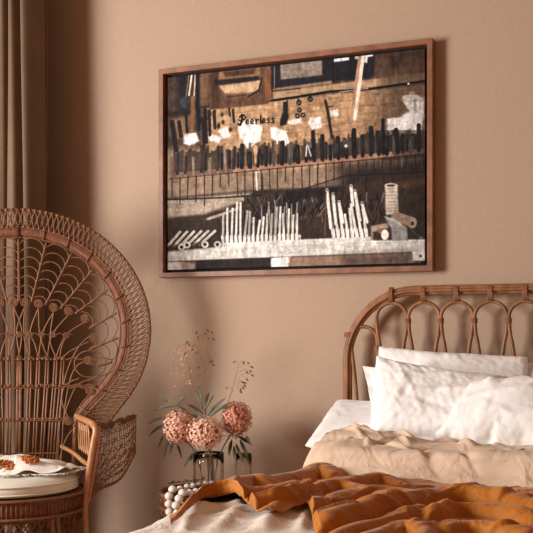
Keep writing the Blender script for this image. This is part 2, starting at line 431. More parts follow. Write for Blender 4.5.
    poly([(289,257),(415,252.5),(415,264),(289,270)], (146,116,92), 1.5); poly([(340,255),(412,252),(412,266),(345,268)], (92,72,62), 6, .8)
    line([(384,264.5),(420,263)], 1.2, (160,140,120))
    poly([(412.5,251.5),(425,251),(425,260.5),(413,261)], (206,198,184), .6); disc(420.5,256,1.5,1.3,(60,54,52))
    # rolls at left
    for k in range(6):
        line([(167+k*6.5,247-k*.4),(180+k*7,232-k*.2)], 2.6, (184,172,152)); line([(169+k*6.5,248),(182+k*7,233)], 1.2, (50,42,40), .9)
    poly([(166,246),(222,240),(222,247),(166,252)], (62,52,48), 1.2, .75)
    for (x_,y_) in ((181.5,247),(187,245),(205,244.5),(217.5,244.5)):
        disc(x_,y_,3.6,3.4,(196,184,164)); disc(x_,y_,1.7,1.7,(52,44,42))
    # spool, roll, block, egg
    poly([(385,186),(397.5,185),(398.5,214),(386,215)], (190,174,150), .8)
    for k in range(8): line([(385,189+k*3.2),(398,188+k*3.2+rng.rand())], .8, (138,120,100), .7)
    disc(391,185.5,6.3,2.4,(202,188,164)); disc(391,185.5,4.4,1.2,(92,78,66))
    line([(396,217),(412,222)], 10, (150,122,98)); disc(412,223,4.8,5.2,(160,132,106)); disc(412.5,223.5,1.6,2,(60,48,42))
    poly([(371,226),(388,223),(390,240),(371,240)], (158,132,106), .8); poly([(373,232),(390,228),(392,240),(373,240)], (74,56,46), 1)
    disc(382,231,4,3,(130,90,66)); disc(385,234.8,3.7,5.2,(238,228,208))
    poly([(384,216),(396,222),(407,228),(408,240.5),(392,241),(391,228)], (146,140,130), .7)
    poly([(384,216),(395,219),(407,228),(396,224)], (180,172,158), .6); mix(((A>392)&(A<408)&(B>226)&(B<241))*np.clip((fbm(2,2,91)-.5)*4,0,1)*.3, (96,92,88))
    line([(412,230),(420,238)], 2, (84,78,76)); disc(421,238,1.6,1.6,(120,114,108))
    # lettering of the sign on the bricks
    ink = (34,28,30); S = 1.0
    def st(pts, w=1.25): line(pts, w*1.25, ink)
    st([(239.5,117.5),(241,115.5),(244,115),(245.8,117.3),(244,119.8),(241.8,119.6)]); st([(242.2,115),(242,121),(240.2,125.2),(238.2,124)], 1.8)   # P
    st([(238.6,119.6),(240.6,121)], 1)
    for ex in (247.2, 252.0, 263.8):                                                                                                              # e
        yy = lerp(ex, 247, 122.2, 264, 121.0)
        st([(ex-1.4,yy+.4),(ex+1.3,yy-.4),(ex+.8,yy-2.2),(ex-.6,yy-2.2),(ex-1.5,yy),(ex-.8,yy+2),(ex+1.5,yy+1.5)], 1.05)
    st([(256,119.6),(256.2,124)], 1.3); st([(256.2,121),(257.6,119.4),(258.8,119.8)], 1.1)                                                       # r
    st([(260.8,115.4),(260.6,122.6),(261.6,123.2)], 1.35)                                                                                        # l
    for ex in (268.4, 273.0):                                                                                                                     # s
        yy = lerp(ex, 268, 120.9, 273, 120.6)
        st([(ex+1.4,yy-2),(ex-.4,yy-2.4),(ex-1.1,yy-1),(ex+1,yy+.4),(ex+.9,yy+1.8),(ex-1.4,yy+1.9)], 1.1)
    # overall grain, slight fade to the right edge
    I *= (.93+.16*fbm(3,3,99))[...,None]*(1-.0*A[...,None])
    fade = np.clip((A-380)/60,0,1)*.25+np.clip((185-A)/30,0,1)*.15
    I *= (1-fade)[...,None]
    I *= (1+.16*(vn(1.6,1.6,120)-.5)+.38*(fbm(3,9,121)-.5))[...,None]
    I = 108+(I-112)*1.26
    I = I.mean(-1,keepdims=True)*.30+I*.70*np.array((1.0,1.01,1.06))
    I = np.clip(I, 0, 255)/255
    L = np.where(I <= .04045, I/12.92, ((I+.055)/1.055)**2.4)
    return xs, zs, L, yb
xs, zs, IMG, YB = raster()
def make_picture():
    yb = YB
    # outer frame corners on the wall-parallel front plane
    yf = -.05
    L0 = aty(158.5,200,yf).x; R0 = aty(432.5,200,yf).x
    T0 = (aty(158.5,69.5,yf).z+aty(432.5,37.5,yf).z)/2; B0 = (aty(158.5,278,yf).z+aty(432.5,270.5,yf).z)/2
    fw = .022
    root = empty('framed_picture', ((L0+R0)/2, 0, B0), label='wide wooden-framed print of an old workshop bench full of tools, hung on the wall', cat='picture')
    ox, oz = (L0+R0)/2, B0
    m = MB()
    prof = [(0,-.002),(0,yf),(fw,yf),(fw,-.012)]
    cs = [(L0,B0,1,1),(R0,B0,-1,1),(R0,T0,-1,-1),(L0,T0,1,-1)]
    vs = []; fs = []
    for (x,z,sx,sz) in cs:
        for (w,y) in prof: vs.append((x+sx*w-ox, y, z+sz*w-oz))
    for i in range(4):
        j = (i+1) % 4
        for k in range(4):
            l = (k+1) % 4; fs.append((i*4+k, i*4+l, j*4+l, j*4+k))
    m.add(vs, fs)
    fr = m.build('frame', M['walnut'], root, False)
    bv = fr.modifiers.new('b', 'BEVEL'); bv.width = .0015; bv.segments = 2
    m = MB(); m.box((L0+fw-ox,-.014,B0+fw-oz),(R0-fw-ox,-.004,T0-fw-oz)); m.build('backing', M['black'], root, False)
    W, H = len(xs), len(zs)
    xa = np.linspace(L0+fw+.013, R0-fw-.013, W)-ox; za = np.linspace(B0+fw+.013, T0-fw-.013, H)-oz
    XX, ZZ = np.meshgrid(xa, za)
    co = np.stack([XX, np.full_like(XX, yb), ZZ], -1).reshape(-1,3)
    idx = np.arange(W*H).reshape(H,W)
    F = np.stack([idx[:-1,:-1], idx[:-1,1:], idx[1:,1:], idx[1:,:-1]], -1).reshape(-1,4)
    # side walls of the stretched canvas
    ring_ = list(idx[0,:])+list(idx[1:,-1])+list(idx[-1,-2::-1])+list(idx[-2:0:-1,0])
    n0 = len(co); back = co[ring_].copy(); back[:,1] = -.014
    co = np.vstack([co, back]); R_ = np.array(ring_); nb = len(R_); k = np.arange(nb); k2 = (k+1) % nb
    F2 = np.stack([R_[k], n0+k, n0+k2, R_[k2]], -1)
    F = np.vstack([F, F2])
    me = bpy.data.meshes.new('print'); me.vertices.add(len(co)); me.vertices.foreach_set('co', co.ravel())
    me.loops.add(F.size); me.loops.foreach_set('vertex_index', F.ravel().astype(np.int32))
    me.polygons.add(len(F)); me.polygons.foreach_set('loop_start', (np.arange(len(F))*4).astype(np.int32))
    me.update(calc_edges=True); me.validate()
    ca = me.color_attributes.new('ink', 'FLOAT_COLOR', 'POINT')
    c = np.ones((len(co),4)); c[:n0,:3] = IMG.reshape(-1,3); c[n0:,:3] = .01
    ca.data.foreach_set('color', c.ravel())
    mt = bpy.data.materials.new('canvas_print'); mt.use_nodes = True; nt = mt.node_tree; b = nt.nodes['Principled BSDF']
    at = nt.nodes.new('ShaderNodeVertexColor'); at.layer_name = 'ink'
    nt.links.new(at.outputs[0], b.inputs['Base Color']); b.inputs['Roughness'].default_value = .75; b.inputs['Specular IOR Level'].default_value = .2
    me.materials.append(mt)
    o = bpy.data.objects.new('print', me); COL.objects.link(o); o.parent = root
    return root
make_picture()

# ------------------------------------------------------------------ cloth helpers
def fn(p, s, oct=3):
    return noise.fractal(Vector(p)*s, 1.0, 2.0, oct)
def seg_dist(X, Y, pl):
    best = np.full(X.shape, 1e9); sgn = np.zeros(X.shape); tt = np.zeros(X.shape); n = len(pl)-1
    for i in range(n):
        xa, ya = pl[i]; xb, yb = pl[i+1]; dx, dy = xb-xa, yb-ya; L = dx*dx+dy*dy+1e-12
        t = np.clip(((X-xa)*dx+(Y-ya)*dy)/L, 0, 1); d = np.hypot(X-xa-t*dx, Y-ya-t*dy)
        s = np.sign(dx*(Y-ya)-dy*(X-xa)); mk = d < best
        best = np.where(mk, d, best); sgn = np.where(mk, s, sgn); tt = np.where(mk, (i+t)/n, tt)
    return best, sgn, tt
def ridge(X, Y, pl, amp, w, wf=None, ends=.12):
    """pl runs left to right; + side is the far side, - the camera side"""
    d, s, t = seg_dist(X, Y, pl)
    ww = np.where(s > 0, w, wf if wf else w)
    e = np.clip(np.minimum(t, 1-t)/ends, 0, 1); e = .35+.65*e*e*(3-2*e)
    q = d/ww
    return amp*e/(1+q**2.4)*np.exp(-(q*.45)**2)
def roll(X, Y, pl, amp, w, wf, ends=.15):
    """a rounded fold lying along a line, softly tapering at its ends"""
    d, s, t = seg_dist(X, Y, pl)
    e = np.clip(np.minimum(t, 1-t)/ends, 0, 1); e = e*e*(3-2*e)
    q = d/np.where(s > 0, w, wf)/(.55+.45*e)
    return amp*(.25+.75*e)*(np.clip(1-q*q, 0, 1)**.7+.12*np.exp(-q*q))
def pl_px(pts, z, n=6):
    w = [atz(x, y, z) for x, y in pts]
    return [(p.x, p.y) for p in catmull(w, n)]
def npnoise(X, Y, s, seed, ax=1.0, ay=1.0):
    R = np.random.RandomState(seed); g = R.rand(256,256)
    u = (X*s*ax+50) % 254; v = (Y*s*ay+50) % 254; i = u.astype(int); j = v.astype(int); fu = u-i; fv = v-j
    fu = fu*fu*(3-2*fu); fv = fv*fv*(3-2*fv)
    return g[i,j]*(1-fu)*(1-fv)+g[i+1,j]*fu*(1-fv)+g[i,j+1]*(1-fu)*fv+g[i+1,j+1]*fu*fv-.5
def np_mesh(name, V, nu, nv, material, parent=None, solid=0, sub=0):
    idx = np.arange(nu*nv).reshape(nu,nv)
    F = np.stack([idx[:-1,:-1], idx[:-1,1:], idx[1:,1:], idx[1:,:-1]], -1).reshape(-1,4)
    me = bpy.data.meshes.new(name); me.from_pydata([tuple(v) for v in V.reshape(-1,3)], [], [tuple(f) for f in F.tolist()]); me.update()
    me.polygons.foreach_set('use_smooth', [True]*len(me.polygons)); me.materials.append(material)
    o = bpy.data.objects.new(name, me); COL.objects.link(o)
    if parent: o.parent = parent
    if solid:
        md = o.modifiers.new('s', 'SOLIDIFY'); md.thickness = solid; md.offset = -1
    return o
def creases(X, Y, seed, n, box, ang, spread, ln, w, amp, bend=.3):
    """many soft directional creases: random short curved ridges and grooves"""
    r = random.Random(seed); h = 0*X
    for _ in range(n):
        x = r.uniform(box[0], box[1]); y = r.uniform(box[2], box[3]); a = ang+r.gauss(0, spread); L_ = ln*r.uniform(.5, 1.5)
        b = r.uniform(-bend, bend); pts = []
        for k in range(6):
            pts.append((x, y)); x += math.cos(a)*L_/5; y += math.sin(a)*L_/5; a += b/5
        sg = 1 if r.random() < .5 else -1; W_ = w*r.uniform(.6, 1.5)
        d, s_, t = seg_dist(X, Y, pts)
        e = np.sin(PI*np.clip(t, 0, 1))
        wt = W_*(.5+.5*e)
        ww = np.where(s_ > 0, wt*1.6, wt*.75)
        h = h+sg*amp*r.uniform(.5, 1.2)*e*np.exp(-(d/ww)**2)
    return h
def coons(top, bot, n, m_, k=None):
    """grid between two polylines (list of (x,y)), n along, m_ across; returns X,Y of shape n,m_"""
    def res(pl):
        P = np.array(pl); d = np.r_[0, np.cumsum(np.hypot(*np.diff(P, axis=0).T))]; d /= d[-1]; t = np.linspace(0,1,n)
        return np.stack([np.interp(t, d, P[:,0]), np.interp(t, d, P[:,1])], -1)
    A_, B_ = res(top), res(bot); s = np.linspace(0,1,m_)[None,:,None]
    G = A_[:,None,:]*(1-s)+B_[:,None,:]*s
    return G[...,0], G[...,1]

# ------------------------------------------------------------------ cloth settling
def inflate(W, H, seed, n=44, press=.9, frames=26, grow=.0):
    m_ = int(n*H/W); r = random.Random(seed); vs = []; fs = []; N = (n+1)*(m_+1)
    scn = bpy.context.scene; scn.frame_set(0)
    for s_ in (1,-1):
        for i in range(n+1):
            for j in range(m_+1):
                e = 0 if (i in (0,n) or j in (0,m_)) else s_*(.004+r.uniform(0,.002)); vs.append(((i/n*2-1)*W/2, e, (j/m_*2-1)*H/2))
    q = lambda s_,i,j: s_*N+i*(m_+1)+j
    for i in range(n):
        for j in range(m_):
            fs.append((q(0,i,j),q(0,i,j+1),q(0,i+1,j+1),q(0,i+1,j))); fs.append((q(1,i,j),q(1,i+1,j),q(1,i+1,j+1),q(1,i,j+1)))
    import bmesh
    me = bpy.data.meshes.new('t'); me.from_pydata(vs, [], fs)
    bm = bmesh.new(); bm.from_mesh(me); bmesh.ops.remove_doubles(bm, verts=bm.verts, dist=.0005); bmesh.ops.recalc_face_normals(bm, faces=bm.faces); bm.to_mesh(me); bm.free()
    corner = [min(range(len(me.vertices)), key=lambda k: (me.vertices[k].co.x-a*W/2)**2+(me.vertices[k].co.z-b*H/2)**2) for a, b in ((-1,-1),(1,-1),(1,1),(-1,1))]
    o = bpy.data.objects.new('t', me); COL.objects.link(o)
    md = o.modifiers.new('c', 'CLOTH'); c = md.settings; c.use_pressure = True; c.uniform_pressure_force = press; c.effector_weights.gravity = 0
    c.quality = 6; c.mass = .15; c.tension_stiffness = 22; c.compression_stiffness = 22; c.shear_stiffness = 12; c.bending_stiffness = .03; c.air_damping = 3; c.shrink_min = -grow
    md.point_cache.frame_end = frames+5
    for f in range(1, frames+1): scn.frame_set(f)
    e = o.evaluated_get(bpy.context.evaluated_depsgraph_get()); co = np.zeros(len(e.data.vertices)*3); e.data.vertices.foreach_get('co', co)
    fac = [tuple(p.vertices) for p in e.data.polygons]; bpy.data.objects.remove(o); scn.frame_set(1)
    return co.reshape(-1,3), fac, corner

# ------------------------------------------------------------------ bed
BX0, BX1 = -1.22, .42; BY0 = -2.12; BT = .575   # bed sides, foot and mattress top
def bed_top(X, Y):
    """height of the made bed with softly rolled left side"""
    e = np.clip((X-(BX0-.01))/.16, 0, 1)
    drop = .075*(1-e)**2.2
    f = np.clip((Y-(BY0-.03))/.16, 0, 1); drop = drop+.075*(1-f)**2.2
    return BT+.03-drop

bed = empty('bed_frame', ((BX0+BX1)/2, -1.05, 0), label='rattan bed frame with a looped cane headboard against the wall', cat='bed')
bo = (-(BX0+BX1)/2, 1.05, 0)
def B_(p): return (p[0]+bo[0], p[1]+bo[1], p[2]+bo[2])
m = MB()
hy = -.075; hx0 = -1.262; hx1 = .462; ht = 1.238; R = .29
def rail(off):
    pts = [(hx0+off, hy, 0.0), (hx0+off, hy, .5), (hx0+off, hy, .85)]
    for k in range(0, 13):
        a = PI-PI/2*k/12; pts.append((hx0+R+(R-off)*math.cos(a), hy, ht-R+(R-off)*math.sin(a)*1.0))
    for k in range(12, -1, -1):
        a = PI/2*k/12; pts.append((hx1-R+(R-off)*math.cos(a), hy, ht-R+(R-off)*math.sin(a)))
    pts += [(hx1-off, hy, .85), (hx1-off, hy, 0.0)]
    return [B_(p) for p in pts]
m.tube(rail(0), .0115, 10); m.tube(rail(.019), .009, 10)
m.tube([(p[0], p[1]-.011, p[2]) for p in rail(.010)], .0075, 8)
hb = m.build('headboard', M['bamboo'], bed)
xs_h = [-1.069+.1305*k for k in range(11)]
tops = ht-.055
hwid = .0615
def hoop(cx, top, hw, zbot, lean=0):
    pts = []
    zc = top-hw
    bl = [(-.25,zbot),(-.32,.62),(-.48,.85),(-.76,1.0),(-.94,1.06)]
    for f_, z in bl: 
        if z < zc-.03: pts.append((cx+hw*f_, hy, z))
    for k in range(13):
        a = PI+.15-(PI+.3)*k/12; pts.append((cx+hw*math.cos(a)*1.02, hy, zc+hw*math.sin(a)*1.0))
    for f_, z in reversed(bl):
        if z < zc-.03: pts.append((cx-hw*f_, hy, z))
    return catmull(pts, 4)
def wrap(c, r, h, axis='x', turns=5):
    mb = MB()
    pts = []
    for k in range(turns*10+1):
        a = 2*PI*k/10; o_ = (k/(turns*10)-.5)*h
        if axis == 'x': pts.append((c[0]+o_, c[1]+r*math.cos(a), c[2]+r*1.35*math.sin(a)))
        else: pts.append((c[0]+r*1.35*math.cos(a), c[1]+r*math.sin(a), c[2]+o_))
    mb.tube(pts, h/turns*.55, 5)
    return mb
for k, x in enumerate(xs_h):
    m = MB(); m.tube([B_(p) for p in hoop(x, tops, hwid, .42)], .0078, 8); o = m.build('hoop', M['bamboo'], hb)
    wrap(B_((x, hy-.002, ht-.024)), .0225, .017, 'x', 6).build('binding', M['bind'], hb)
    if k: wrap(B_((x-.065, hy, 1.11)), .0098, .018, 'z', 6).build('binding', M['bind'], hb)
for sx, cx in ((1, -1.187), (-1, .387)):
    m = MB(); z0 = 1.088
    pts = [(cx-.01*sx, hy, .42), (cx-.028*sx, hy, .8), (cx-.05*sx, hy, 1.0)]
    for k in range(9):
        a = PI-(PI)*k/8; pts.append((cx+sx*.058*math.cos(a), hy, z0-.058+.058*math.sin(a)))
    pts += [(cx+.066*sx, hy, .93), (cx+.052*sx, hy, .7), (cx+.03*sx, hy, .42)]
    m.tube([B_(p) for p in catmull(pts, 4)], .0078, 8); m.build('hoop', M['bamboo'], hb)
    wrap(B_((cx-.058*sx, hy, 1.055)), .016, .02, 'z', 6).build('binding', M['bind'], hb)
    wrap(B_((cx+.06*sx, hy, 1.0)), .0095, .02, 'z', 6).build('binding', M['bind'], hb)
m = MB(); m.tube([B_((hx0, hy, .42)), B_((hx1, hy, .42))], .014, 8); m.build('crossbar', M['bamboo'], hb)
for x in (BX0, BX1):
    m = MB(); m.tube([B_((x,-.1,.26)), B_((x,BY0+.02,.26))], .025, 10); m.build('side_rail', M['bamboo'], bed)
    m = MB(); m.tube([B_((x,BY0+.04,0)), B_((x,BY0+.04,.3))], .025, 10); m.build('leg', M['bamboo'], bed)
m = MB(); m.tube([B_((BX0,BY0+.02,.26)), B_((BX1,BY0+.02,.26))], .025, 10); m.build('foot_rail', M['bamboo'], bed)
for k in range(12): m = MB(); m.box(B_((BX0,-.2-k*.16,.27)), B_((BX1,-.12-k*.16,.285))); m.build('slat', M['bamboo'], bed, False)
# mattress
m = MB(); m.box((BX0+.01, BY0+.02, .29), (BX1-.01, -.11, BT))
mt_ = m.build('mattress', M['white'], None, True); bv = mt_.modifiers.new('b','BEVEL'); bv.width = .05; bv.segments = 5
tag(mt_, 'thick white mattress lying on the rattan bed frame under the bedding', 'mattress')
# cream duvet: covers the bed from the pillows to the foot and hangs over the side
DE = .035
def duvet_puff(X, Y):
    h = npnoise(X,Y,4,1)*.016
    for pts, a, w in (([(150,520),(190,512),(225,508),(262,512)], .010, .035), ([(215,533),(235,515),(240,500)], .012, .02), ([(262,533),(275,520),(300,512),(312,508)], .018, .025),
                      ([(180,533),(196,520),(205,505)], .009, .018),([(300,533),(306,518),(320,508)], .012, .014)):
        h = h+ridge(X, Y, pl_px(pts, BT+.03), a, w)
    return h+creases(X, Y, 77, 36, (BX0,-.4,-2.1,-1.4), 1.2, .6, .22, .012, .007)
def duvet():
    nx, ny = 260, 300
    s = np.linspace(0, 1, nx); Yr = np.linspace(-.5, BY0-.07, ny)
    X = np.zeros((nx,ny)); Y = np.zeros((nx,ny)); Z = np.zeros((nx,ny))
    # cross-section: hanging left side, roll, top, right side
    L = []
    for t in np.linspace(.22, .50, 46): L.append((BX0-.055+DE-.012*math.sin(t*18), t))
    for a in np.linspace(0, PI/2, 44)[1:]: L.append((BX0-.055+DE+.11*(1-math.cos(a)), .50+.105*math.sin(a)))
    for x in np.linspace(BX0+.06+DE, BX1+.05, nx-len(L)-10)[1:]: L.append((x, BT+.03))
    while len(L) < nx: L.append((BX1+.065, BT+.01-.03*(len(L)-(nx-11))))
    L = np.array(L)
    X[:] = L[:,0][:,None]; Z[:] = L[:,1][:,None]; Y[:] = Yr[None,:]
    # puff and folds on top
    top = np.clip((X-BX0+.05)/.1, 0, 1)
    h = duvet_puff(X, Y)
    Z += h*top; X += npnoise(Y,Z*2,6,3)*.03*(1-top)
    # foot end rolls down
    f = np.clip(((BY0+.06)-Y)/.12, 0, 1); Z -= .13*f**2
    o = np_mesh('duvet', np.stack([X,Y,Z],-1), nx, ny, M['cream'], solid=.012)
    tag(o, 'pale cream linen duvet covering the bed, falling over its left edge below the mustard throw', 'duvet')
duvet()

# beige blanket bunched up below the pillows
def bunched():
    top = [(318,452),(340,440),(372,437),(405,436),(433,440),(470,446),(505,452),(540,455),(585,460)]
    z = .66
    tp = [(-1.15,-.66),(-1.09,-.56),(-.98,-.50),(-.8,-.52),(-.55,-.56),(-.2,-.58),(.2,-.58),(.40,-.56)]
    bt = [(-1.17,-.84),(-1.09,-.96),(-.95,-1.02),(-.75,-1.06),(-.5,-1.08),(-.2,-1.10),(.2,-1.1),(.40,-1.08)]
    tp = [(p.x,p.y) for p in catmull([(a,b,0) for a,b in tp],6)]; bt = [(p.x,p.y) for p in catmull([(a,b,0) for a,b in bt],6)]
    n, q = 360, 120
    X, Y = coons(tp, bt, n, q); v = np.linspace(0,1,q)[None,:]+0*X; u = np.linspace(0,1,n)[:,None]+0*X
    base = bed_top(X,Y)
    body = .014+.105*np.sin(PI*np.clip(v,0,1))**.7*np.clip(u/.07,.25,1)
    h = npnoise(X,Y,5,11,.8,1.2)*.03+npnoise(X,Y,12,12,.8,1.2)*.014
    h = h+creases(X, Y, 5, 60, (-1.25,.1,-.95,-.5), -.7, .5, .15, .012, .017)+creases(X, Y, 6, 70, (-1.25,.1,-1.0,-.5), .5, .6, .13, .009, .012)
    h = h+creases(X, Y, 7, 16, (-1.2,.1,-1.05,-.85), -.04, .07, .6, .012, .009, .15)
    h = h+ridge(X, Y, [(-1.2,-.93),(-.8,-.985),(-.4,-1.02),(0,-1.04),(.38,-1.03)], .040, .05, .018)-ridge(X, Y, [(-1.1,-.83),(-.8,-.87),(-.3,-.9),(.3,-.9)], .02, .02)
    em = np.sin(PI*np.clip(v,0,1))**.35
    Z = base+body+h*em
    Y = Y-.5*np.maximum(h,0)*em
    o = np_mesh('blanket', np.stack([X,Y,Z],-1), n, q, M['beige'], solid=.006)
    tag(o, 'beige linen blanket bunched in a roll between the white pillows and the mustard throw', 'blanket')
bunched()

# mustard throw
def throw():
    z = .66
    tp = [(170,511),(200,488),(232,470),(255,466),(290,461),(322,453),(345,458),(385,460),(425,464),(462,470),(500,473),(545,474),(600,474)]
    bt = [(170.5,511.5),(200,497),(235,497),(258,510),(278,512),(300,505),(310,508),(318,535),(330,560),(380,565),(440,568),(520,570),(640,572)]
    z_t, z_b = .655, .635
    TP = [atz(x,y,z_t) for x,y in tp]; BT_ = [atz(x,y,z_b) for x,y in bt]
    BT_ = [Vector((p.x, max(p.y, BY0+.03), p.z)) for p in BT_]
    tpw = [(p.x,p.y) for p in catmull(TP,6)]; btw = [(p.x,p.y) for p in catmull(BT_,6)]
    n, q = 420, 260
    P_ = np.array(tpw); Q_ = np.array(btw)
    t = np.linspace(0,1,n); k1 = np.linspace(0,1,len(P_)); k2 = np.linspace(0,1,len(Q_))
    A_ = np.stack([np.interp(t,k1,P_[:,0]), np.interp(t,k1,P_[:,1])],-1); C_ = np.stack([np.interp(t,k2,Q_[:,0]), np.interp(t,k2,Q_[:,1])],-1)
    s = np.linspace(0,1,q)[None,:,None]; G = A_[:,None,:]*(1-s)+C_[:,None,:]*s
    X, Y = G[...,0], G[...,1]; v = s[...,0]+0*X; u = t[:,None]+0*X
    Z = bed_top(X,Y)+.016
    # (line in the sheet, height, far-side width, near-side width)
    R = [([(173,510),(190,497),(208,485),(232,473),(256,467),(272,472)], .052, .060, .030),
         ([(250,469),(285,463),(305,458),(322,454),(334,460)], .040, .045, .022),
         ([(180,508),(215,488),(240,480),(268,477),(300,472),(330,468),(352,466),(380,462),(405,466)], .036, .040, .018),
         ([(200,502),(225,492),(255,488),(290,484),(325,474),(345,472),(372,478),(395,482)], .040, .034, .016),
         ([(224,500),(245,498),(264,506),(284,503),(305,493),(335,486),(375,479),(420,481),(455,485)], .046, .036, .016),
         ([(300,500),(330,496),(360,490),(385,486)], .030, .026, .014),
         ([(308,508),(335,504),(365,496),(400,487),(440,480),(480,480),(540,490),(600,497)], .058, .050, .022),
         ([(318,522),(350,510),(385,503),(412,496),(432,492),(450,494)], .034, .026, .014),
         ([(425,500),(452,492),(490,494),(545,505)], .044, .036, .018),
         ([(325,534),(350,522),(378,513),(402,506),(420,510),(436,528)], .036, .030, .015),
         ([(436,512),(465,508),(500,511),(545,520)], .036, .030, .016),
         ([(402,545),(415,524),(428,512),(440,508)], .034, .020, .016),
         ([(446,540),(475,524),(510,525),(560,536)], .036, .030, .018),
         ([(345,548),(358,530),(370,515)], .024, .016, .014), ([(372,548),(384,530),(396,514)], .022, .015, .013)]
    h = 0*X; a8 = 0*X
    for pts, a, w, wf in R:
        r_ = roll(X, Y, pl_px(pts, z+.02), a*.68, w*1.2, wf*2.0); a8 = a8+np.exp(r_*260)-1
    h = np.log1p(a8)/260
    h = h+npnoise(X,Y,4.5,21,.8,1.2)*.018
    h = h+creases(X, Y, 41, 30, (-1.25,0,-1.95,-.95), .40, .16, .50, .012, .009, .5)
    h = h+creases(X, Y, 42, 40, (-1.1,.05,-1.95,-.95), .62, .35, .24, .008, .006, .7)
    h = h+creases(X, Y, 43, 22, (-.95,.0,-2.0,-1.45), 1.3, .35, .26, .013, .012, .7)
    e = np.clip(np.minimum(v,1-v)/.05,0,1)**.6
    h = np.maximum(h, -.006)*np.clip(u/.10,.12,1)
    drape = np.clip(duvet_puff(X,Y)+.004, 0, 1)
    Z = Z+drape+h*e; Y = Y-.35*np.maximum(h-.006,0)*e
    o = np_mesh('throw_blanket', np.stack([X,Y,Z],-1), n, q, M['throw'], solid=.004)
    tag(o, 'mustard to rust brown throw crumpled in long folds across the bed', 'throw')
throw()

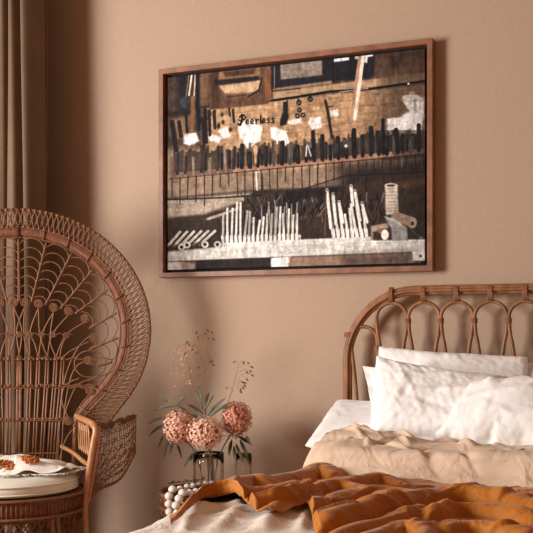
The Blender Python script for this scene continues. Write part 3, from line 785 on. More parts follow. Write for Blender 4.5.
# pillows
def pillow(name, c00, c10, c11, c01, thick, seed, label, pinch=.05, wr=1.0, flange=0, group=None, n=90, mat_=None, top_sag=0, press=.9):
    """corners: bottom left, bottom right, top right, top left (world)"""
    c00, c10, c11, c01 = map(Vector, (c00, c10, c11, c01))
    nrm = (c10-c00).cross(c01-c00).normalized()
    cen = (c00+c10+c11+c01)/4; base = min(c00.z, c10.z)
    W = ((c10-c00).length+(c11-c01).length)/2; H = ((c01-c00).length+(c11-c10).length)/2
    if not flange:
        co, fac, cn = inflate(W, H, seed, press=press)
        K = co[cn]; mx = np.abs(K[:,0]).mean(); mz = np.abs(K[:,2]).mean()
        ty = np.abs(co[:,1]).max(); a = (co[:,0]/mx+1)/2; b_ = (co[:,2]/mz+1)/2; b_ = b_-top_sag*.5*(1-(2*a-1)**2)*np.clip(2*b_-1,0,1)**2
        C4 = [np.array(c) for c in (c00,c10,c11,c01)]
        P = C4[0]*((1-a)*(1-b_))[:,None]+C4[1]*(a*(1-b_))[:,None]+C4[2]*(a*b_)[:,None]+C4[3]*((1-a)*b_)[:,None]
        X_, Y_ = co[:,0], co[:,2]
        w = creases(X_, Y_, seed*7+11, 7, (-W*.4,W*.1,-H*.35,H*.25), .1, .5, .30, .012, .6, .5)+creases(X_, Y_, seed*7+12, 6, (-W*.4,W*.4,-H*.45,H*.1), 1.4, .5, .22, .014, .6, .5)
        dent = npnoise(X_, Y_, 5, seed)*.03
        yy = -co[:,1]/ty*thick/2
        P = P+np.array(nrm)[None,:]*(yy+np.where(yy > .01, 1, 0)*(w*.010*wr+dent*np.clip(yy/(thick/2),0,1)))[:,None]
        m = MB(); m.v = [tuple(v) for v in (P-np.array([cen.x,cen.y,base])).tolist()]; m.f = fac
        o = m.build(name, mat_ or M['white']); sb = o.modifiers.new('s', 'SUBSURF'); sb.levels = 2; sb.render_levels = 2
        o.location = (cen.x, cen.y, base); tag(o, label, 'pillow', group); return o
    U = np.linspace(-1,1,n)[:,None]+np.zeros((n,n)); V = U.T.copy()
    def side(sg):
        pu = U*(1-pinch*(1-V**2)*np.abs(U)**3); pv = V*(1-pinch*(1-U**2)*np.abs(V)**3)
        pv = pv-top_sag*(1-U**2)*np.clip(V,0,1)**2
        a = (pu+1)/2; b_ = (pv+1)/2
        co = np.zeros((n,n,3))
        for k in range(3): co[...,k] = c00[k]*(1-a)*(1-b_)+c10[k]*a*(1-b_)+c11[k]*a*b_+c01[k]*(1-a)*b_
        fe = 1-flange
        uu = np.clip(np.abs(U)/fe,0,1); vv = np.clip(np.abs(V)/fe,0,1)
        t = ((1-uu**2.2)*(1-vv**2.2))
        th = np.clip(t,0,1)**.5*thick/2
        # radial wrinkles from the corners + broad dents
        XX_, YY_ = U*W/2, V*H/2; w = 0
        for (cu,cv,sd) in ((-1,-1,1),(1,-1,2),(1,1,3),(-1,1,4)):
            ca = math.atan2(-cv*H*.8, -cu*W); x_, y_ = cu*W*.44, cv*H*.42
            w = w+creases(XX_, YY_, seed*7+sd, 5, (min(x_,x_-cu*.16),max(x_,x_-cu*.16),min(y_,y_-cv*.16),max(y_,y_-cv*.16)), ca, .4, .30, .012, .6, .5)
        w = w+creases(XX_, YY_, seed*7+11, 6, (-W*.4,W*.1,-H*.4,H*.25), .1, .5, .34, .016, .6, .5)+creases(XX_, YY_, seed*7+12, 5, (-W*.4,W*.4,-H*.45,H*.1), 1.4, .4, .22, .018, .6, .5)
        big = npnoise(U,V,1.5,seed+9+sg); cr = 0
        amp = np.clip(t,0,1)**.6
        d = th+amp*wr*.0075*(w+big*1.6+cr)
        edge = npnoise(U,V,4,seed+31)*.014*(1-amp)
        for k in range(3): co[...,k] += nrm[k]*(sg*d+edge)
        return co
    Fr, Bk = side(1), side(-1)
    m = MB()
    Vs = np.concatenate([Fr.reshape(-1,3), Bk.reshape(-1,3)])-np.array([cen.x,cen.y,base])
    idx = np.arange(n*n).reshape(n,n)
    f1 = np.stack([idx[:-1,:-1], idx[1:,:-1], idx[1:,1:], idx[:-1,1:]],-1).reshape(-1,4)
    f2 = f1[:,::-1]+n*n
    m.v = [tuple(v) for v in Vs]; m.f = [tuple(f) for f in f1.tolist()]+[tuple(f) for f in f2.tolist()]
    o = m.build(name, mat_ or M['white'])
    import bmesh
    bm = bmesh.new(); bm.from_mesh(o.data); bmesh.ops.remove_doubles(bm, verts=bm.verts, dist=.0004); bmesh.ops.recalc_face_normals(bm, faces=bm.faces); bm.to_mesh(o.data); bm.free()
    o.data.polygons.foreach_set('use_smooth', [True]*len(o.data.polygons))
    o.location = (cen.x, cen.y, base)
    tag(o, label, 'pillow', group)
    return o
# flat-lying pillow under the others, its left end over the bed's edge
pillow('pillow', (-1.25,-.60,.655), (-.56,-.66,.665), (-.56,-.20,.765), (-1.285,-.13,.79), .12, 3, 'white pillow lying flat on the left of the mattress under the leaning pillows', pinch=.05, wr=.8)
pillow('pillow', (-.52,-.62,.665), (.30,-.62,.665), (.30,-.18,.735), (-.52,-.18,.735), .12, 13, 'white pillow lying flat behind the tilted front pillow', wr=.8)
pillow('pillow', aty(374,408,-.27), aty(529,408,-.27), aty(529,356,-.16), aty(378,345,-.16), .12, 21, 'wide white pillow resting against the cane headboard, rearmost of the stack', pinch=.04, top_sag=.06)
pillow('pillow', aty(372,415,-.36), aty(505,418,-.36), aty(500,385,-.27), aty(362.5,366,-.27), .05, 31, 'thin white pillow, only its flanged left corner showing behind the big front pillow', pinch=.02, wr=.6, flange=.09)
pillow('pillow', aty(368,440,-.60), aty(506,444,-.60), aty(509,376,-.37), aty(376,356,-.37), .17, 44, 'big white pillow with a peaked left corner leaning in the middle of the bed', pinch=.05, top_sag=.16, wr=1.3)
pillow('pillow', aty(521,408,-.24), aty(680,404,-.24), aty(680,356,-.14), aty(520,361,-.14), .11, 51, 'white pillow at the right edge of the photo beside the widest rear pillow', pinch=.04)
pillow('pillow', aty(429,443,-.70), aty(590,462,-.76), aty(600,378,-.5), aty(467,381,-.47), .20, 64, 'white pillow tilted to the left, frontmost of the stack with a sharp lower corner', pinch=.03, wr=1.6)

# ------------------------------------------------------------------ peacock chair
AL = math.radians(28); SU, SZ = .00416, .00419
chair = empty('peacock_chair', (-2.561,-.48,0), AL, label='brown rattan peacock chair with a huge round fan back, facing the bed', cat='chair')
def Lc(px, py, v=0.0): return ((px-19.5)*SU, -v, 1.05+(336-py)*SZ)
def mir(p): return (-p[0], p[1], p[2])
def sides(fn_, name, material):
    for T in (lambda p: p, mir):
        m = MB(); fn_(m, T); m.build(name, material, chair)
def both(fn_, name, material, **k):
    m = MB(); fn_(m, lambda p: p); fn_(m, mir); return m.build(name, material, chair, **k)
cc = (19.5, 330.0)
# silhouette of the fan: outer edge, band outer edge, band inner edge (right halves, px-like chair units)
def arc(r, a0, a1, n): return [(cc[0]+r*math.sin(math.radians(a)), cc[1]-r*.912*math.cos(math.radians(a))) for a in np.linspace(a0,a1,n)]
outer = arc(131,0,92,24)+[(149,348),(145.5,364),(139,380),(130,395),(120,408),(111,420),(104,432)]
midb  = arc(111,0,92,24)+[(129.5,346),(125.5,362),(117,378),(105,393),(92,407),(82,418),(77,428)]
inner = arc(101,0,92,24)+[(119,347),(115,362),(106,376),(95,389),(84,401),(76,413),(72,425)]
def dense(pl, n): 
    P = catmull([(x,y,0) for x,y in pl], 6); A_ = np.array([(p.x,p.y) for p in P]); d = np.r_[0,np.cumsum(np.hypot(*np.diff(A_,axis=0).T))]; d/=d[-1]; t = np.linspace(0,1,n)
    return list(zip(np.interp(t,d,A_[:,0]), np.interp(t,d,A_[:,1])))
def dish(px, py):   # the back is slightly dished forward at its rim
    r = math.hypot(px-cc[0], py-cc[1])/131
    return .05*r*r
def LB(px, py, dv=0): return Lc(px, py, dish(px,py)+dv)
D_out, D_mid, D_in = dense(outer,120), dense(midb,120), dense(inner,120)
def f(m, T):
    m.tube([T(LB(x,y)) for x,y in D_out], .0042, 6); m.tube([T(LB(x,y)) for x,y in dense([(a*.97+b*.03, c*.97+d*.03) for (a,c),(b,d) in zip(D_out,D_mid)],100)], .003, 5)
both(f, 'outer_rim', M['rattan'])
def f(m, T):
    N_ = 56; O_, I_ = dense(outer,N_), dense(midb,N_)
    for i in range(N_-1):
        o0, o1, i0, i1 = O_[i], O_[i+1], I_[i], I_[i+1]
        g_ = lambda u,v: tuple((o0[k]*(1-u)+o1[k]*u)*(1-v)+(i0[k]*(1-u)+i1[k]*u)*v for k in (0,1))
        loop = [g_(.5+.95*math.cos(a), .5+.47*math.sin(a)) for a in np.linspace(0,2*PI,14)[:-1]]
        m.tube([T(LB(x,y,.004)) for x,y in loop], .0021, 4, closed=True)
        loop = [g_(.5+.34*math.cos(a), .28+.22*math.sin(a)) for a in np.linspace(0,2*PI,9)[:-1]]
        m.tube([T(LB(x,y,-.002)) for x,y in loop], .0017, 4, closed=True)
        loop = [g_(.5+.34*math.cos(a), .72+.22*math.sin(a)) for a in np.linspace(0,2*PI,9)[:-1]]
        m.tube([T(LB(x,y,-.002)) for x,y in loop], .0017, 4, closed=True)
        p = g_(0,.02); m.ball(T(LB(*p,.004)), .0068, 6, 4); p = g_(0,.93); m.ball(T(LB(*p,.004)), .0058, 6, 4)
        m.tube([T(LB(*g_(0,-.04),.0)), T(LB(*g_(0,.1),.0))], .003, 5)
both(f, 'rim_lace', M['rattan'])
def f(m, T):
    rows = []
    for (a, b) in zip(D_mid, D_in):
        rows.append([T(LB(a[0]*(1-t)+b[0]*t, a[1]*(1-t)+b[1]*t, .006*math.sin(PI*t))) for t in (.12,.35,.65,.9)])
    m.grid(rows)
    m.tube([T(LB(*p)) for p in D_mid], .0048, 6); m.tube([T(LB(*p,.004)) for p in dense([(a*.8+b*.2, c*.8+d*.2) for (a,c),(b,d) in zip(D_mid,D_in)],100)], .0028, 5)
    m.tube([T(LB(*p)) for p in D_in], .0036, 6)
    for i in range(0,120,11): m.tube([T(LB(*D_mid[i],.008)), T(LB(*D_in[i],.008))], .0035, 5)
    m.tube([T(LB(*p,.006)) for p in dense([(a*.55+b*.45, c*.55+d*.45) for (a,c),(b,d) in zip(D_mid,D_in)],100)], .0012, 4)
bw = both(f, 'woven_band', M['weave']); sd = bw.modifiers.new('s','SOLIDIFY'); sd.thickness = .003
# fan columns
spir = [(25,302),(38.5,303),(53.5,307),(68.3,310.6),(85,318),(93.5,337),(88,360)]
tang = [8,24,40,56,71,87,103]
tops_ = [(cc[0]+98*math.sin(math.radians(a)), cc[1]-98*.912*math.cos(math.radians(a))) for a in tang]
bang = [0,16,32,48,63.5,79,95,111]
btop = [(cc[0]+99*math.sin(math.radians(a)), cc[1]-99*.912*math.cos(math.radians(a))) for a in bang]
bbot = [(18.8,300),(31.8,301),(46,304),(61,308),(76,313),(90,328),(90,349),(98,366)]
def spiral(m, T, c, r, turns=2.2, tr=.0021, dv=.006, flip=1):
    pts = []
    for k in range(int(turns*12)+1):
        a = 2*PI*k/12; q = r*(1-.8*k/(turns*12)); pts.append(T(LB(c[0]+q*math.cos(a*flip), c[1]+q*math.sin(a*flip), dv)))
    m.tube(pts, tr, 5)
def f(m, T):
    for i in range(8):
        a, b = btop[i], bbot[i]
        n_ = 40; pts = []
        for k in range(n_+1):
            t = k/n_; x = b[0]*(1-t)+a[0]*t; y = b[1]*(1-t)+a[1]*t
            pts.append(T(LB(x,y,.006)))
        m.tube(pts, .0034, 5)
        for k in range(0, n_, 2): m.ball(pts[k], .0056, 5, 4)
    for i in range(7):
        L0_, L1_ = bbot[i], btop[i]; R0_, R1_ = bbot[i+1], btop[i+1]
        ln = math.hypot(tops_[i][0]-spir[i][0], tops_[i][1]-spir[i][1]); na = max(2, round(ln/8.6))
        for j in range(1, na+1):
            t = (j-.4)/na
            l = (L0_[0]*(1-t)+L1_[0]*t, L0_[1]*(1-t)+L1_[1]*t); r = (R0_[0]*(1-t)+R1_[0]*t, R0_[1]*(1-t)+R1_[1]*t)
            t2 = (j-1.0)/na; l2 = (L0_[0]*(1-t2)+L1_[0]*t2, L0_[1]*(1-t2)+L1_[1]*t2); r2 = (R0_[0]*(1-t2)+R1_[0]*t2, R0_[1]*(1-t2)+R1_[1]*t2)
            dx, dy = (l[0]+r[0]-l2[0]-r2[0])/2, (l[1]+r[1]-l2[1]-r2[1])/2
            dn = math.hypot(dx,dy) or 1; wv = math.hypot(r[0]-l[0], r[1]-l[1]); hh = wv*.42
            pts = []
            for k in range(13):
                a = PI*k/12; c_ = -math.cos(a)*.5+.5; s_ = math.sin(a)
                x = l2[0]*(1-c_)+r2[0]*c_+dx/dn*hh*s_; y = l2[1]*(1-c_)+r2[1]*c_+dy/dn*hh*s_
                pts.append(T(LB(x, y, .004)))
            m.tube(pts, .0026, 5)
both(f, 'fan_scallops', M['rattan'])
def disc_(m, c, r, T, dv=.005):
    rows = []
    for rr in (.15,1): rows.append([T(LB(c[0]+r*rr*math.cos(a), c[1]+r*rr*math.sin(a), dv)) for a in np.linspace(0,2*PI,13)])
    m.grid(rows)
for T in (lambda p: p, mir):
    for c in spir+[(90,390),(68.5,420)]: m = MB(); disc_(m, c, 4.0, T); spiral(m, T, c, 5.0); m.build('spiral', M['rattan'], chair)
    for c in [(20,334),(30,334),(41,334),(53,334),(66,335)]: m = MB(); spiral(m, T, c, 3.4, 1.8, .0019); disc_(m, c, 2.6, T); m.build('spiral', M['rattan'], chair)
# stakes
def f(m, T):
    xs_ = [20,30,38.5,47.5,56,63]; 
    for i, x in enumerate(xs_):
        xb = 19.5+(x-19.5)*.82; xt = x
        for o_ in (-1.4,1.4):
            m.tube([T(LB(xt+o_*.8,356)), T(LB(xt*.8+xb*.2+o_,385)), T(LB(xt*.35+xb*.65+o_,425)), T(LB(xb+o_,470))], .0045, 6)
    # stems that rise from the band to the spirals
    st_ = [((20,357),(17,330),(25,307)),((30,357),(30,332),(38.5,308)),((30,357),(24,335),(25,307)),((38.5,357),(43,332),(53.5,312)),((47.5,357),(52,335),(68.3,315)),
           ((47.5,357),(40,335),(38.5,308)),((56,357),(66,335),(85,322)),((56,357),(50,340),(53.5,312)),((63,357),(72,350),(90,341)),((38.5,357),(32,338),(20,334)),((60,357),(62,345),(66,338))]
    for a,b,c in st_:
        m.tube([T(LB(p.x,p.y,.002)) for p in catmull([(*a,0),(*b,0),(*c,0)],6)], .0032, 5)
    # outer sweeping rods of the lower back
    for pts in ([(58,470),(60,430),(63,390),(69,366),(80,345),(93,334)],[(62,470),(63.5,430),(67,395),(74,370),(85,362),(96,366)],[(63,425),(68,405),(78,385),(95,378),(112,371),(116,360)],
                [(60,462),(66,440),(74,428)],[(70,420),(62,400),(66,385),(80,378)]):
        m.tube([T(LB(p.x,p.y,.003)) for p in catmull([(*p,0) for p in pts],6)], .0032, 5)
    pts = [(90+15*math.cos(a)*1.05, 364+13.5*math.sin(a)) for a in np.linspace(0,2*PI,25)[:-1]]
    m.tube([T(LB(x,y,.004)) for x,y in pts], .0032, 5, closed=True)
both(f, 'back_stakes', M['rattan'])
for y, x1, r in ((358.5,112,.0032),(385,97,.0032),(418,70,.0036),(452,60,.004),(334,73,.0018)):
    m = MB()
    for dy in ((0,2) if y in (385,418) else (0,)):
        hf = [LB(19.5+(x1-19.5)*t, y+dy+(1.0*math.sin(t*40) if r < .0035 else 0), .006) for t in np.linspace(0,1,40)]
        m.tube([mir(p) for p in hf[:0:-1]]+hf, r, 5)
    if y in (358.5,385,418):
        for x in [20,30,38.5,47.5,56,63]:
            xx = 19.5+(x-19.5)*(1-.18*(y-356)/100)
            for T in (lambda p: p, mir):
                m.ball(T(LB(xx,y+.5,.008)), .008, 6, 4, (1.2,.7,.8))
                if x > 20: m.ball(T(LB(xx-4.5,y+.5,.008)), .005, 6, 4)
    m.build('back_band', M['rattan'], chair)
# arms
def f(m, T):
    bk = (.238,-.02,.715); fr = (.335,-.35,.728)
    m.tube([T(p) for p in catmull([bk,(.262,-.1,.712),(.30,-.24,.712),(.33,-.33,.706),(.342,-.355,.684),(.334,-.357,.64),(.315,-.355,.52),(.300,-.35,.40),(.303,-.35,.30),(.318,-.375,.0)],6)], .0135, 8)
    m.tube([T(p) for p in catmull([(.255,0,.715),(.285,-.1,.708),(.315,-.22,.706),(.352,-.34,.696),(.35,-.352,.63),(.33,-.35,.5),(.312,-.345,.40)],6)], .007, 6)
    m.tube([T(p) for p in catmull([(.235,-.03,.70),(.228,-.02,.6),(.215,-.02,.45)],4)], .009, 6)
    m.tube([T(p) for p in catmull([(.17,-.03,.592),(.235,-.14,.575),(.29,-.28,.555),(.318,-.34,.55)],5)], .009, 6)
sides(f, 'armrest', M['rattan_lt'])
for T in (lambda p: p, mir):     # slender loops filling the inner arm
    for k in range(5):
        t = (k+.5)/5; x = .25+.065*t; y = -.06-.26*t
        ring_ = [(x+.006*math.cos(a), y-.022*math.cos(a)-.012*math.sin(a), .638+.058*math.sin(a)) for a in np.linspace(0,2*PI,15)[:-1]]
        m = MB(); m.tube([T(p) for p in ring_], .0042, 5, closed=True); m.build('arm_loop', M['rattan_lt'], chair)
    m = MB(); m.tube([T(p) for p in [(.25,-.03,.58),(.275,-.14,.64),(.31,-.3,.71)]], .004, 5); m.build('arm_brace', M['rattan_lt'], chair)
# wing outside each arm: curved lattice panel
def wing(u, v):  # u along from post outward, v down
    top = Vector((.345,-.35,.70)).lerp(Vector((.485,-.14,.725)), u); 
    botx = catmull([(.300,-.345,.40),(.36,-.30,.455),(.43,-.22,.48),(.485,-.16,.575)], 6); b_ = botx[min(int(u*(len(botx)-1)), len(botx)-1)]
    p = top.lerp(b_, v); p.x += .02*math.sin(PI*u)*math.sin(PI*v); return p
def f(m, T):
    edge = [wing(u,0)+Vector((0,0,.006*math.sin(u*25))) for u in np.linspace(0,1,20)]+[wing(1,v) for v in np.linspace(0,1,12)[1:]]+[wing(u,1) for u in np.linspace(1,0,20)[1:]]
    m.tube([T(p) for p in edge], .0052, 6); m.tube([T((p[0]*.985,p[1],p[2]-.008)) for p in edge], .003, 5)
    rr = random.Random(5)
    for i in range(9):
        for j in range(7):
            cu, cv = (i+.5)/9, (j+.5)/7
            pts = [T(wing(min(1,max(0,cu+.085*math.cos(a))), min(1,max(0,cv+.10*math.sin(a))))) for a in np.linspace(0,2*PI,11)[:-1]]
            m.tube(pts, .0019, 4, closed=True)
    for k in range(7):
        a = k/6; pts = [T(wing(t*(.15+.85*a), 1-t*(1-a*.75)) ) for t in np.linspace(0,1,10)]; m.tube(pts, .003, 4)
    for k in range(24):
        u = rr.random(); m.tube([T(wing(u, 0)+Vector((0,0,.008))), T(wing(min(1,u+.1), .09)), T(wing(min(1,u+.2),.01)+Vector((.004,0,.004)))], .0028, 4)
sides(f, 'arm_wing', M['rattan'])
# seat ring, apron and legs
SC = (0, -.30)
def ell(r, z, n=48, a0=0, a1=2*PI): return [(SC[0]+r*math.cos(a), SC[1]+r*math.sin(a)*1.0, z) for a in np.linspace(a0,a1,n)]
m = MB(); m.lathe([(.03,.418),(.272,.418),(.288,.425),(.292,.44),(.288,.448),(.27,.452),(.03,.452)], 48, SC); m.build('seat', M['weave'], chair)
m = MB()
m.lathe([(.288,.445),(.294,.43),(.294,.40),(.286,.385)], 72, SC)
for k in range(110):
    a = 2*PI*k/110; c, s = math.cos(a), math.sin(a); m.tube([(SC[0]+.295*c,SC[1]+.295*s,.445),(SC[0]+.297*c,SC[1]+.297*s,.388)], .0032, 4)
m.build('apron', M['weave'], chair)
m = MB()
for r, z in ((.299,.384),(.299,.450)): m.tube(ell(r, z, 60)[:-1], .0065, 6, closed=True)
m.tube(ell(.285,.372,60)[:-1], .005, 5, closed=True)
m.build('seat_rings', M['rattan'], chair)
m = MB()
for k in range(48):
    a = 2*PI*k/48
    for dk in (-3.2, 3.2):
        b_ = a+dk*2*PI/48; p0 = (SC[0]+.29*math.cos(a), SC[1]+.29*math.sin(a), .38); p1 = (SC[0]+.235*math.cos(b_), SC[1]+.235*math.sin(b_), .20)
        m.tube([p0, ((p0[0]+p1[0])/2*1.0, (p0[1]+p1[1])/2, .28), p1], .0036, 4)
    b2 = 2*PI*(k+1)/48; 
    m.tube([(SC[0]+.292*math.cos(a),SC[1]+.292*math.sin(a),.378),(SC[0]+.286*math.cos((a+b2)/2),SC[1]+.286*math.sin((a+b2)/2),.345),(SC[0]+.292*math.cos(b2),SC[1]+.292*math.sin(b2),.378)], .004, 4)
for k in range(48):
    a = 2*PI*k/48; b_ = a+2.2*2*PI/48
    for q in (-1,1): m.tube([(SC[0]+.235*math.cos(a),SC[1]+.235*math.sin(a),.20),(SC[0]+.30*math.cos(a+q*.28),SC[1]+.30*math.sin(a+q*.28),.012)], .0036, 4)
m.tube(ell(.236,.20,50)[:-1], .008, 6, closed=True); m.tube(ell(.30,.012,50)[:-1], .011, 6, closed=True)
m.build('base_lattice', M['rattan'], chair)
for ang in (-45,-135,45,135):
    a = math.radians(ang); c, s = math.cos(a), math.sin(a)
    m = MB()
    for o_ in (-.012,.012):
        m.tube([(SC[0]+.285*c-o_*s, SC[1]+.285*s+o_*c, .44),(SC[0]+.285*c-o_*s, SC[1]+.285*s+o_*c,.36),(SC[0]+.335*c-o_*s,SC[1]+.335*s+o_*c,.0)], .011, 7)
    m.build('leg', M['rattan'], chair)
# seat cushion
def rot(p): 
    c, s = math.cos(AL), math.sin(AL); return Vector((-2.561+p[0]*c-p[1]*s, -.48+p[0]*s+p[1]*c, p[2]))
q = rot((SC[0],SC[1]-.005,0))
cu = empty('seat_cushion', (q.x,q.y,.452), AL, label='round off-white piped cushion on the seat of the rattan chair', cat='cushion')
m = MB(); m.lathe([(.0,.002),(.22,.002),(.255,.006),(.268,.018),(.270,.030),(.266,.044),(.25,.056),(.2,.066),(.1,.071),(.001,.072)], 64); m.build('pad', M['seatc'], cu)
for z in (.016,.046):
    m = MB(); m.tube([(.2695*math.cos(a),.2695*math.sin(a),z) for a in np.linspace(0,2*PI,73)[:-1]], .0035, 6, closed=True); m.build('piping', M['seatc'], cu)
# crumpled white cloth on it
def shawl():
    n, q_ = 150, 110
    U = np.linspace(-1,1,n)[:,None]+np.zeros((n,q_)); V = np.linspace(-1,1,q_)[None,:]+np.zeros((n,q_))
    ang = np.arctan2(V,U)
    X = U*np.sqrt(1-V*V/2)*.235*(1+.07*np.sin(ang*5)); Y = V*np.sqrt(1-U*U/2)*.155*(1+.09*np.sin(ang*7+1))
    rr = np.clip(np.hypot(X/.235,Y/.155),0,1.1)
    Z = .078+.036*np.clip(1-rr**3,0,1)*(1+.9*np.clip(.35-U,0,1))
    Z += (npnoise(X,Y,16,3)*.03+npnoise(X,Y,30,4)*.014)*np.clip(1.15-rr,0,1)
    Z -= .025*np.exp(-np.abs(npnoise(X,Y,11,6,.8,1.3))/.05)*np.clip(1.1-rr,0,1)
    Z += .018*np.exp(-((Y+.09+.3*X*X)/.03)**2)*(X>.0)
    Z = np.maximum(Z, .0745)
    root = empty('fringed_cloth', (q.x+.03,q.y+.03,.452), AL, label='crumpled white fringed cloth with two amber patches on the round cushion', cat='cloth')
    o = np_mesh('cloth', np.stack([X,Y,Z],-1), n, q_, M['shawl'], root, solid=.003)
    m = MB(); rr_ = random.Random(2)
    for k in range(230):
        a = 2*PI*k/230; c, s = math.cos(a), math.sin(a); w = 1+.07*math.sin(a*5); w2 = 1+.09*math.sin(a*7+1)
        k2 = max(abs(c),abs(s)); u_, v_ = c/k2, s/k2
        x, y = u_*math.sqrt(1-v_*v_/2)*.235*w, v_*math.sqrt(1-u_*u_/2)*.155*w2
        j = rr_.uniform(-.25,.25); L_ = rr_.uniform(.015,.03)
        m.tube([(x,y,.077),(x+L_*.5*math.cos(a+j),y+L_*.5*math.sin(a+j),.0775),(x+L_*math.cos(a+j*2),y+L_*math.sin(a+j*2),.0745)], .0011, 4)
    m.build('fringe', M['shawl'], root)
    for (tx,ty,sc) in ((.06,-.105,1.0),(-.03,-.12,.95)):
        m = MB()
        for k in range(140):
            a = rr_.uniform(0,2*PI); r = .032*sc*math.sqrt(rr_.random()); x, y = tx+r*math.cos(a), ty+r*math.sin(a)*.8
            i = int(round((x/.235+1)/2*(n-1))); j = int(round((y/.155+1)/2*(q_-1))); z = Z[min(max(i,0),n-1),min(max(j,0),q_-1)]
            m.ball((x,y,z+.004+rr_.random()*.01), .0045, 5, 4)
        m.build('tufted_patch', M['amber'], root)
shawl()

# ------------------------------------------------------------------ nightstand, beads, vases, flowers
NX, NY, NR, NZ = -1.725, -.30, .235, .422
ns = empty('nightstand', (NX,NY,0), label='round rattan bedside table with a raised rim, half hidden by the bed', cat='table')
m = MB(); m.lathe([(.01,NZ-.052),(NR-.01,NZ-.052),(NR-.005,NZ-.045),(NR-.012,NZ-.04),(.01,NZ-.04)], 56); m.build('tray_top', M['weave'], ns)
m = MB()
for r, z, t in ((NR,NZ,.0085),(NR-.004,NZ-.012,.006),(NR-.002,NZ-.055,.008),(NR-.004,NZ-.125,.007)):
    m.tube([(r*math.cos(a),r*math.sin(a),z) for a in np.linspace(0,2*PI,61)[:-1]], t, 7, closed=True)
m.build('rim', M['bamboo'], ns)
m = MB()
for row_, (za,zb) in enumerate(((NZ-.05,NZ-.016),(NZ-.12,NZ-.062))):
    for k in range(44):
        a = 2*PI*k/44; m.tube([((NR-.003)*math.cos(a),(NR-.003)*math.sin(a),za),((NR-.003)*math.cos(a),(NR-.003)*math.sin(a),zb)], .0045, 5)
m.build('spindles', M['bamboo'], ns)
m = MB(); m.lathe([(NR-.012,NZ-.05),(NR-.012,NZ-.012)], 56); w_ = m.build('inner_band', M['weave'], ns); w_.modifiers.new('s','SOLIDIFY').thickness = .003
for k in range(4):
    a = PI/4+PI/2*k; m = MB(); m.tube([((NR-.02)*math.cos(a),(NR-.02)*math.sin(a),NZ-.06),((NR-.005)*math.cos(a),(NR-.005)*math.sin(a),0)], .012, 8); m.build('leg', M['bamboo'], ns)
# bead garland
bg = empty('bead_garland', (NX-.1,NY-.15,NZ-.04), label='string of white wooden beads heaped over the rim of the bedside table', cat='garland')
go = Vector((NX-.1,NY-.15,NZ-.04))
proto = None
def bead(p, r):
    global proto
    if proto is None:
        mm = MB(); mm.ball((0,0,0), 1.0, 18, 12, (1,1,.94)); proto = mm.build('bead', M['bead'], bg); o = proto
    else: o = proto.copy(); COL.objects.link(o); o.parent = bg
    o.location = p-go; o.scale = (r,r,r)
yb = -.47
pos1 = [aty(x,y,yy) for x,y,yy in ((173,519,-.545),(169.5,512,-.54),(169,504,-.54),(169,496,-.53),(172.5,489.5,-.50),(180,488.5,-.46),(187,486.5,-.42),(193,485.5,-.38),(199,484.5,-.35),(205,483.5,-.33),(211,482.7,-.31))]
pos2 = [aty(x,y,yy) for x,y,yy in ((177.5,513,-.56),(176,505.5,-.575),(179,498.5,-.56),(182.5,493,-.53),(189.5,492.5,-.50),(196,491.5,-.47),(202,490.5,-.44),(208,489.5,-.42))]
for k, p in enumerate(pos1): bead(p, .0165 if k < 5 else .0145-.0004*k)
for k, p in enumerate(pos2): bead(p, .0165 if k < 4 else .0145)
for pl in (pos1,pos2):
    m = MB(); m.tube([tuple(p-go) for p in catmull(pl,4)], .0022, 5); m.build('string', M['string'], bg)
# vases
def vase(x, y, z0, r, h, label, ribs):
    root = empty('glass_vase', (x,y,z0), label=label, cat='vase')
    prof_o = [(0.001,0),(r*.9,0),(r*.97,.006),(r,.02),(r*.97,h*.4),(r*.97,h*.75),(r*.98,h)]; prof_i = [(r*.98-.003,h),(r*.97-.003,h*.75),(r*.97-.003,h*.4),(r-.005,.024),(r*.9-.006,.014),(.001,.012)]
    n = 72; vs = []; fs = []; prof = prof_o+prof_i
    for i, (rr, z) in enumerate(prof):
        for k in range(n):
            a = 2*PI*k/n; q = rr*(1+(ribs*math.cos(a*14) if .015 < z < h*.97 and i < len(prof_o) else 0)); vs.append((q*math.cos(a), q*math.sin(a), z))
    for i in range(len(prof)-1):
        for k in range(n): l = (k+1) % n; fs.append((i*n+k, i*n+l, (i+1)*n+l, (i+1)*n+k))
    m = MB(); m.add(vs, fs); m.build('glass_body', M['glass'], root)
    return root
TZ = NZ-.04
V1 = aty(208.5,480,-.30); V1z = TZ
vase(V1.x, -.30, TZ+.001, .064, .195, 'wide ribbed glass vase holding the hydrangeas on the bedside table', .02)
V2 = aty(243,480,-.24)
vase(V2.x, -.24, TZ+.001, .036, .19, 'slim glass vase on the bedside table, behind and right of the wide one', .015)
# hydrangeas
def bloom_mesh(m, c, r, nf, rr, sq=(1,1,.86)):
    for k in range(nf):
        z = 1-2*(k+.5)/nf; a = k*2.39996; q = math.sqrt(max(0,1-z*z)); d = Vector((q*math.cos(a), q*math.sin(a), z))
        d = (d+Vector((rr.uniform(-.12,.12),)*3)).normalized(); R_ = r*rr.uniform(.84,1.10)
        p = Vector((c[0]+d.x*R_*sq[0], c[1]+d.y*R_*sq[1], c[2]+d.z*R_*sq[2]))
        t = d.orthogonal().normalized(); b_ = d.cross(t); ph = rr.uniform(0,PI); s = rr.uniform(.0052,.0072)
        for j in range(4):
            w = ph+j*PI/2; e = t*math.cos(w)+b_*math.sin(w); f_ = d.cross(e)
            cup = rr.uniform(-.2,1.1)
            m.add([p, p+e*s*.6+f_*s*.5+d*s*.2*cup, p+e*s*1.15+d*s*.6*cup, p+e*s*.6-f_*s*.5+d*s*.2*cup], [(0,1,2,3)])
rr = random.Random(11)
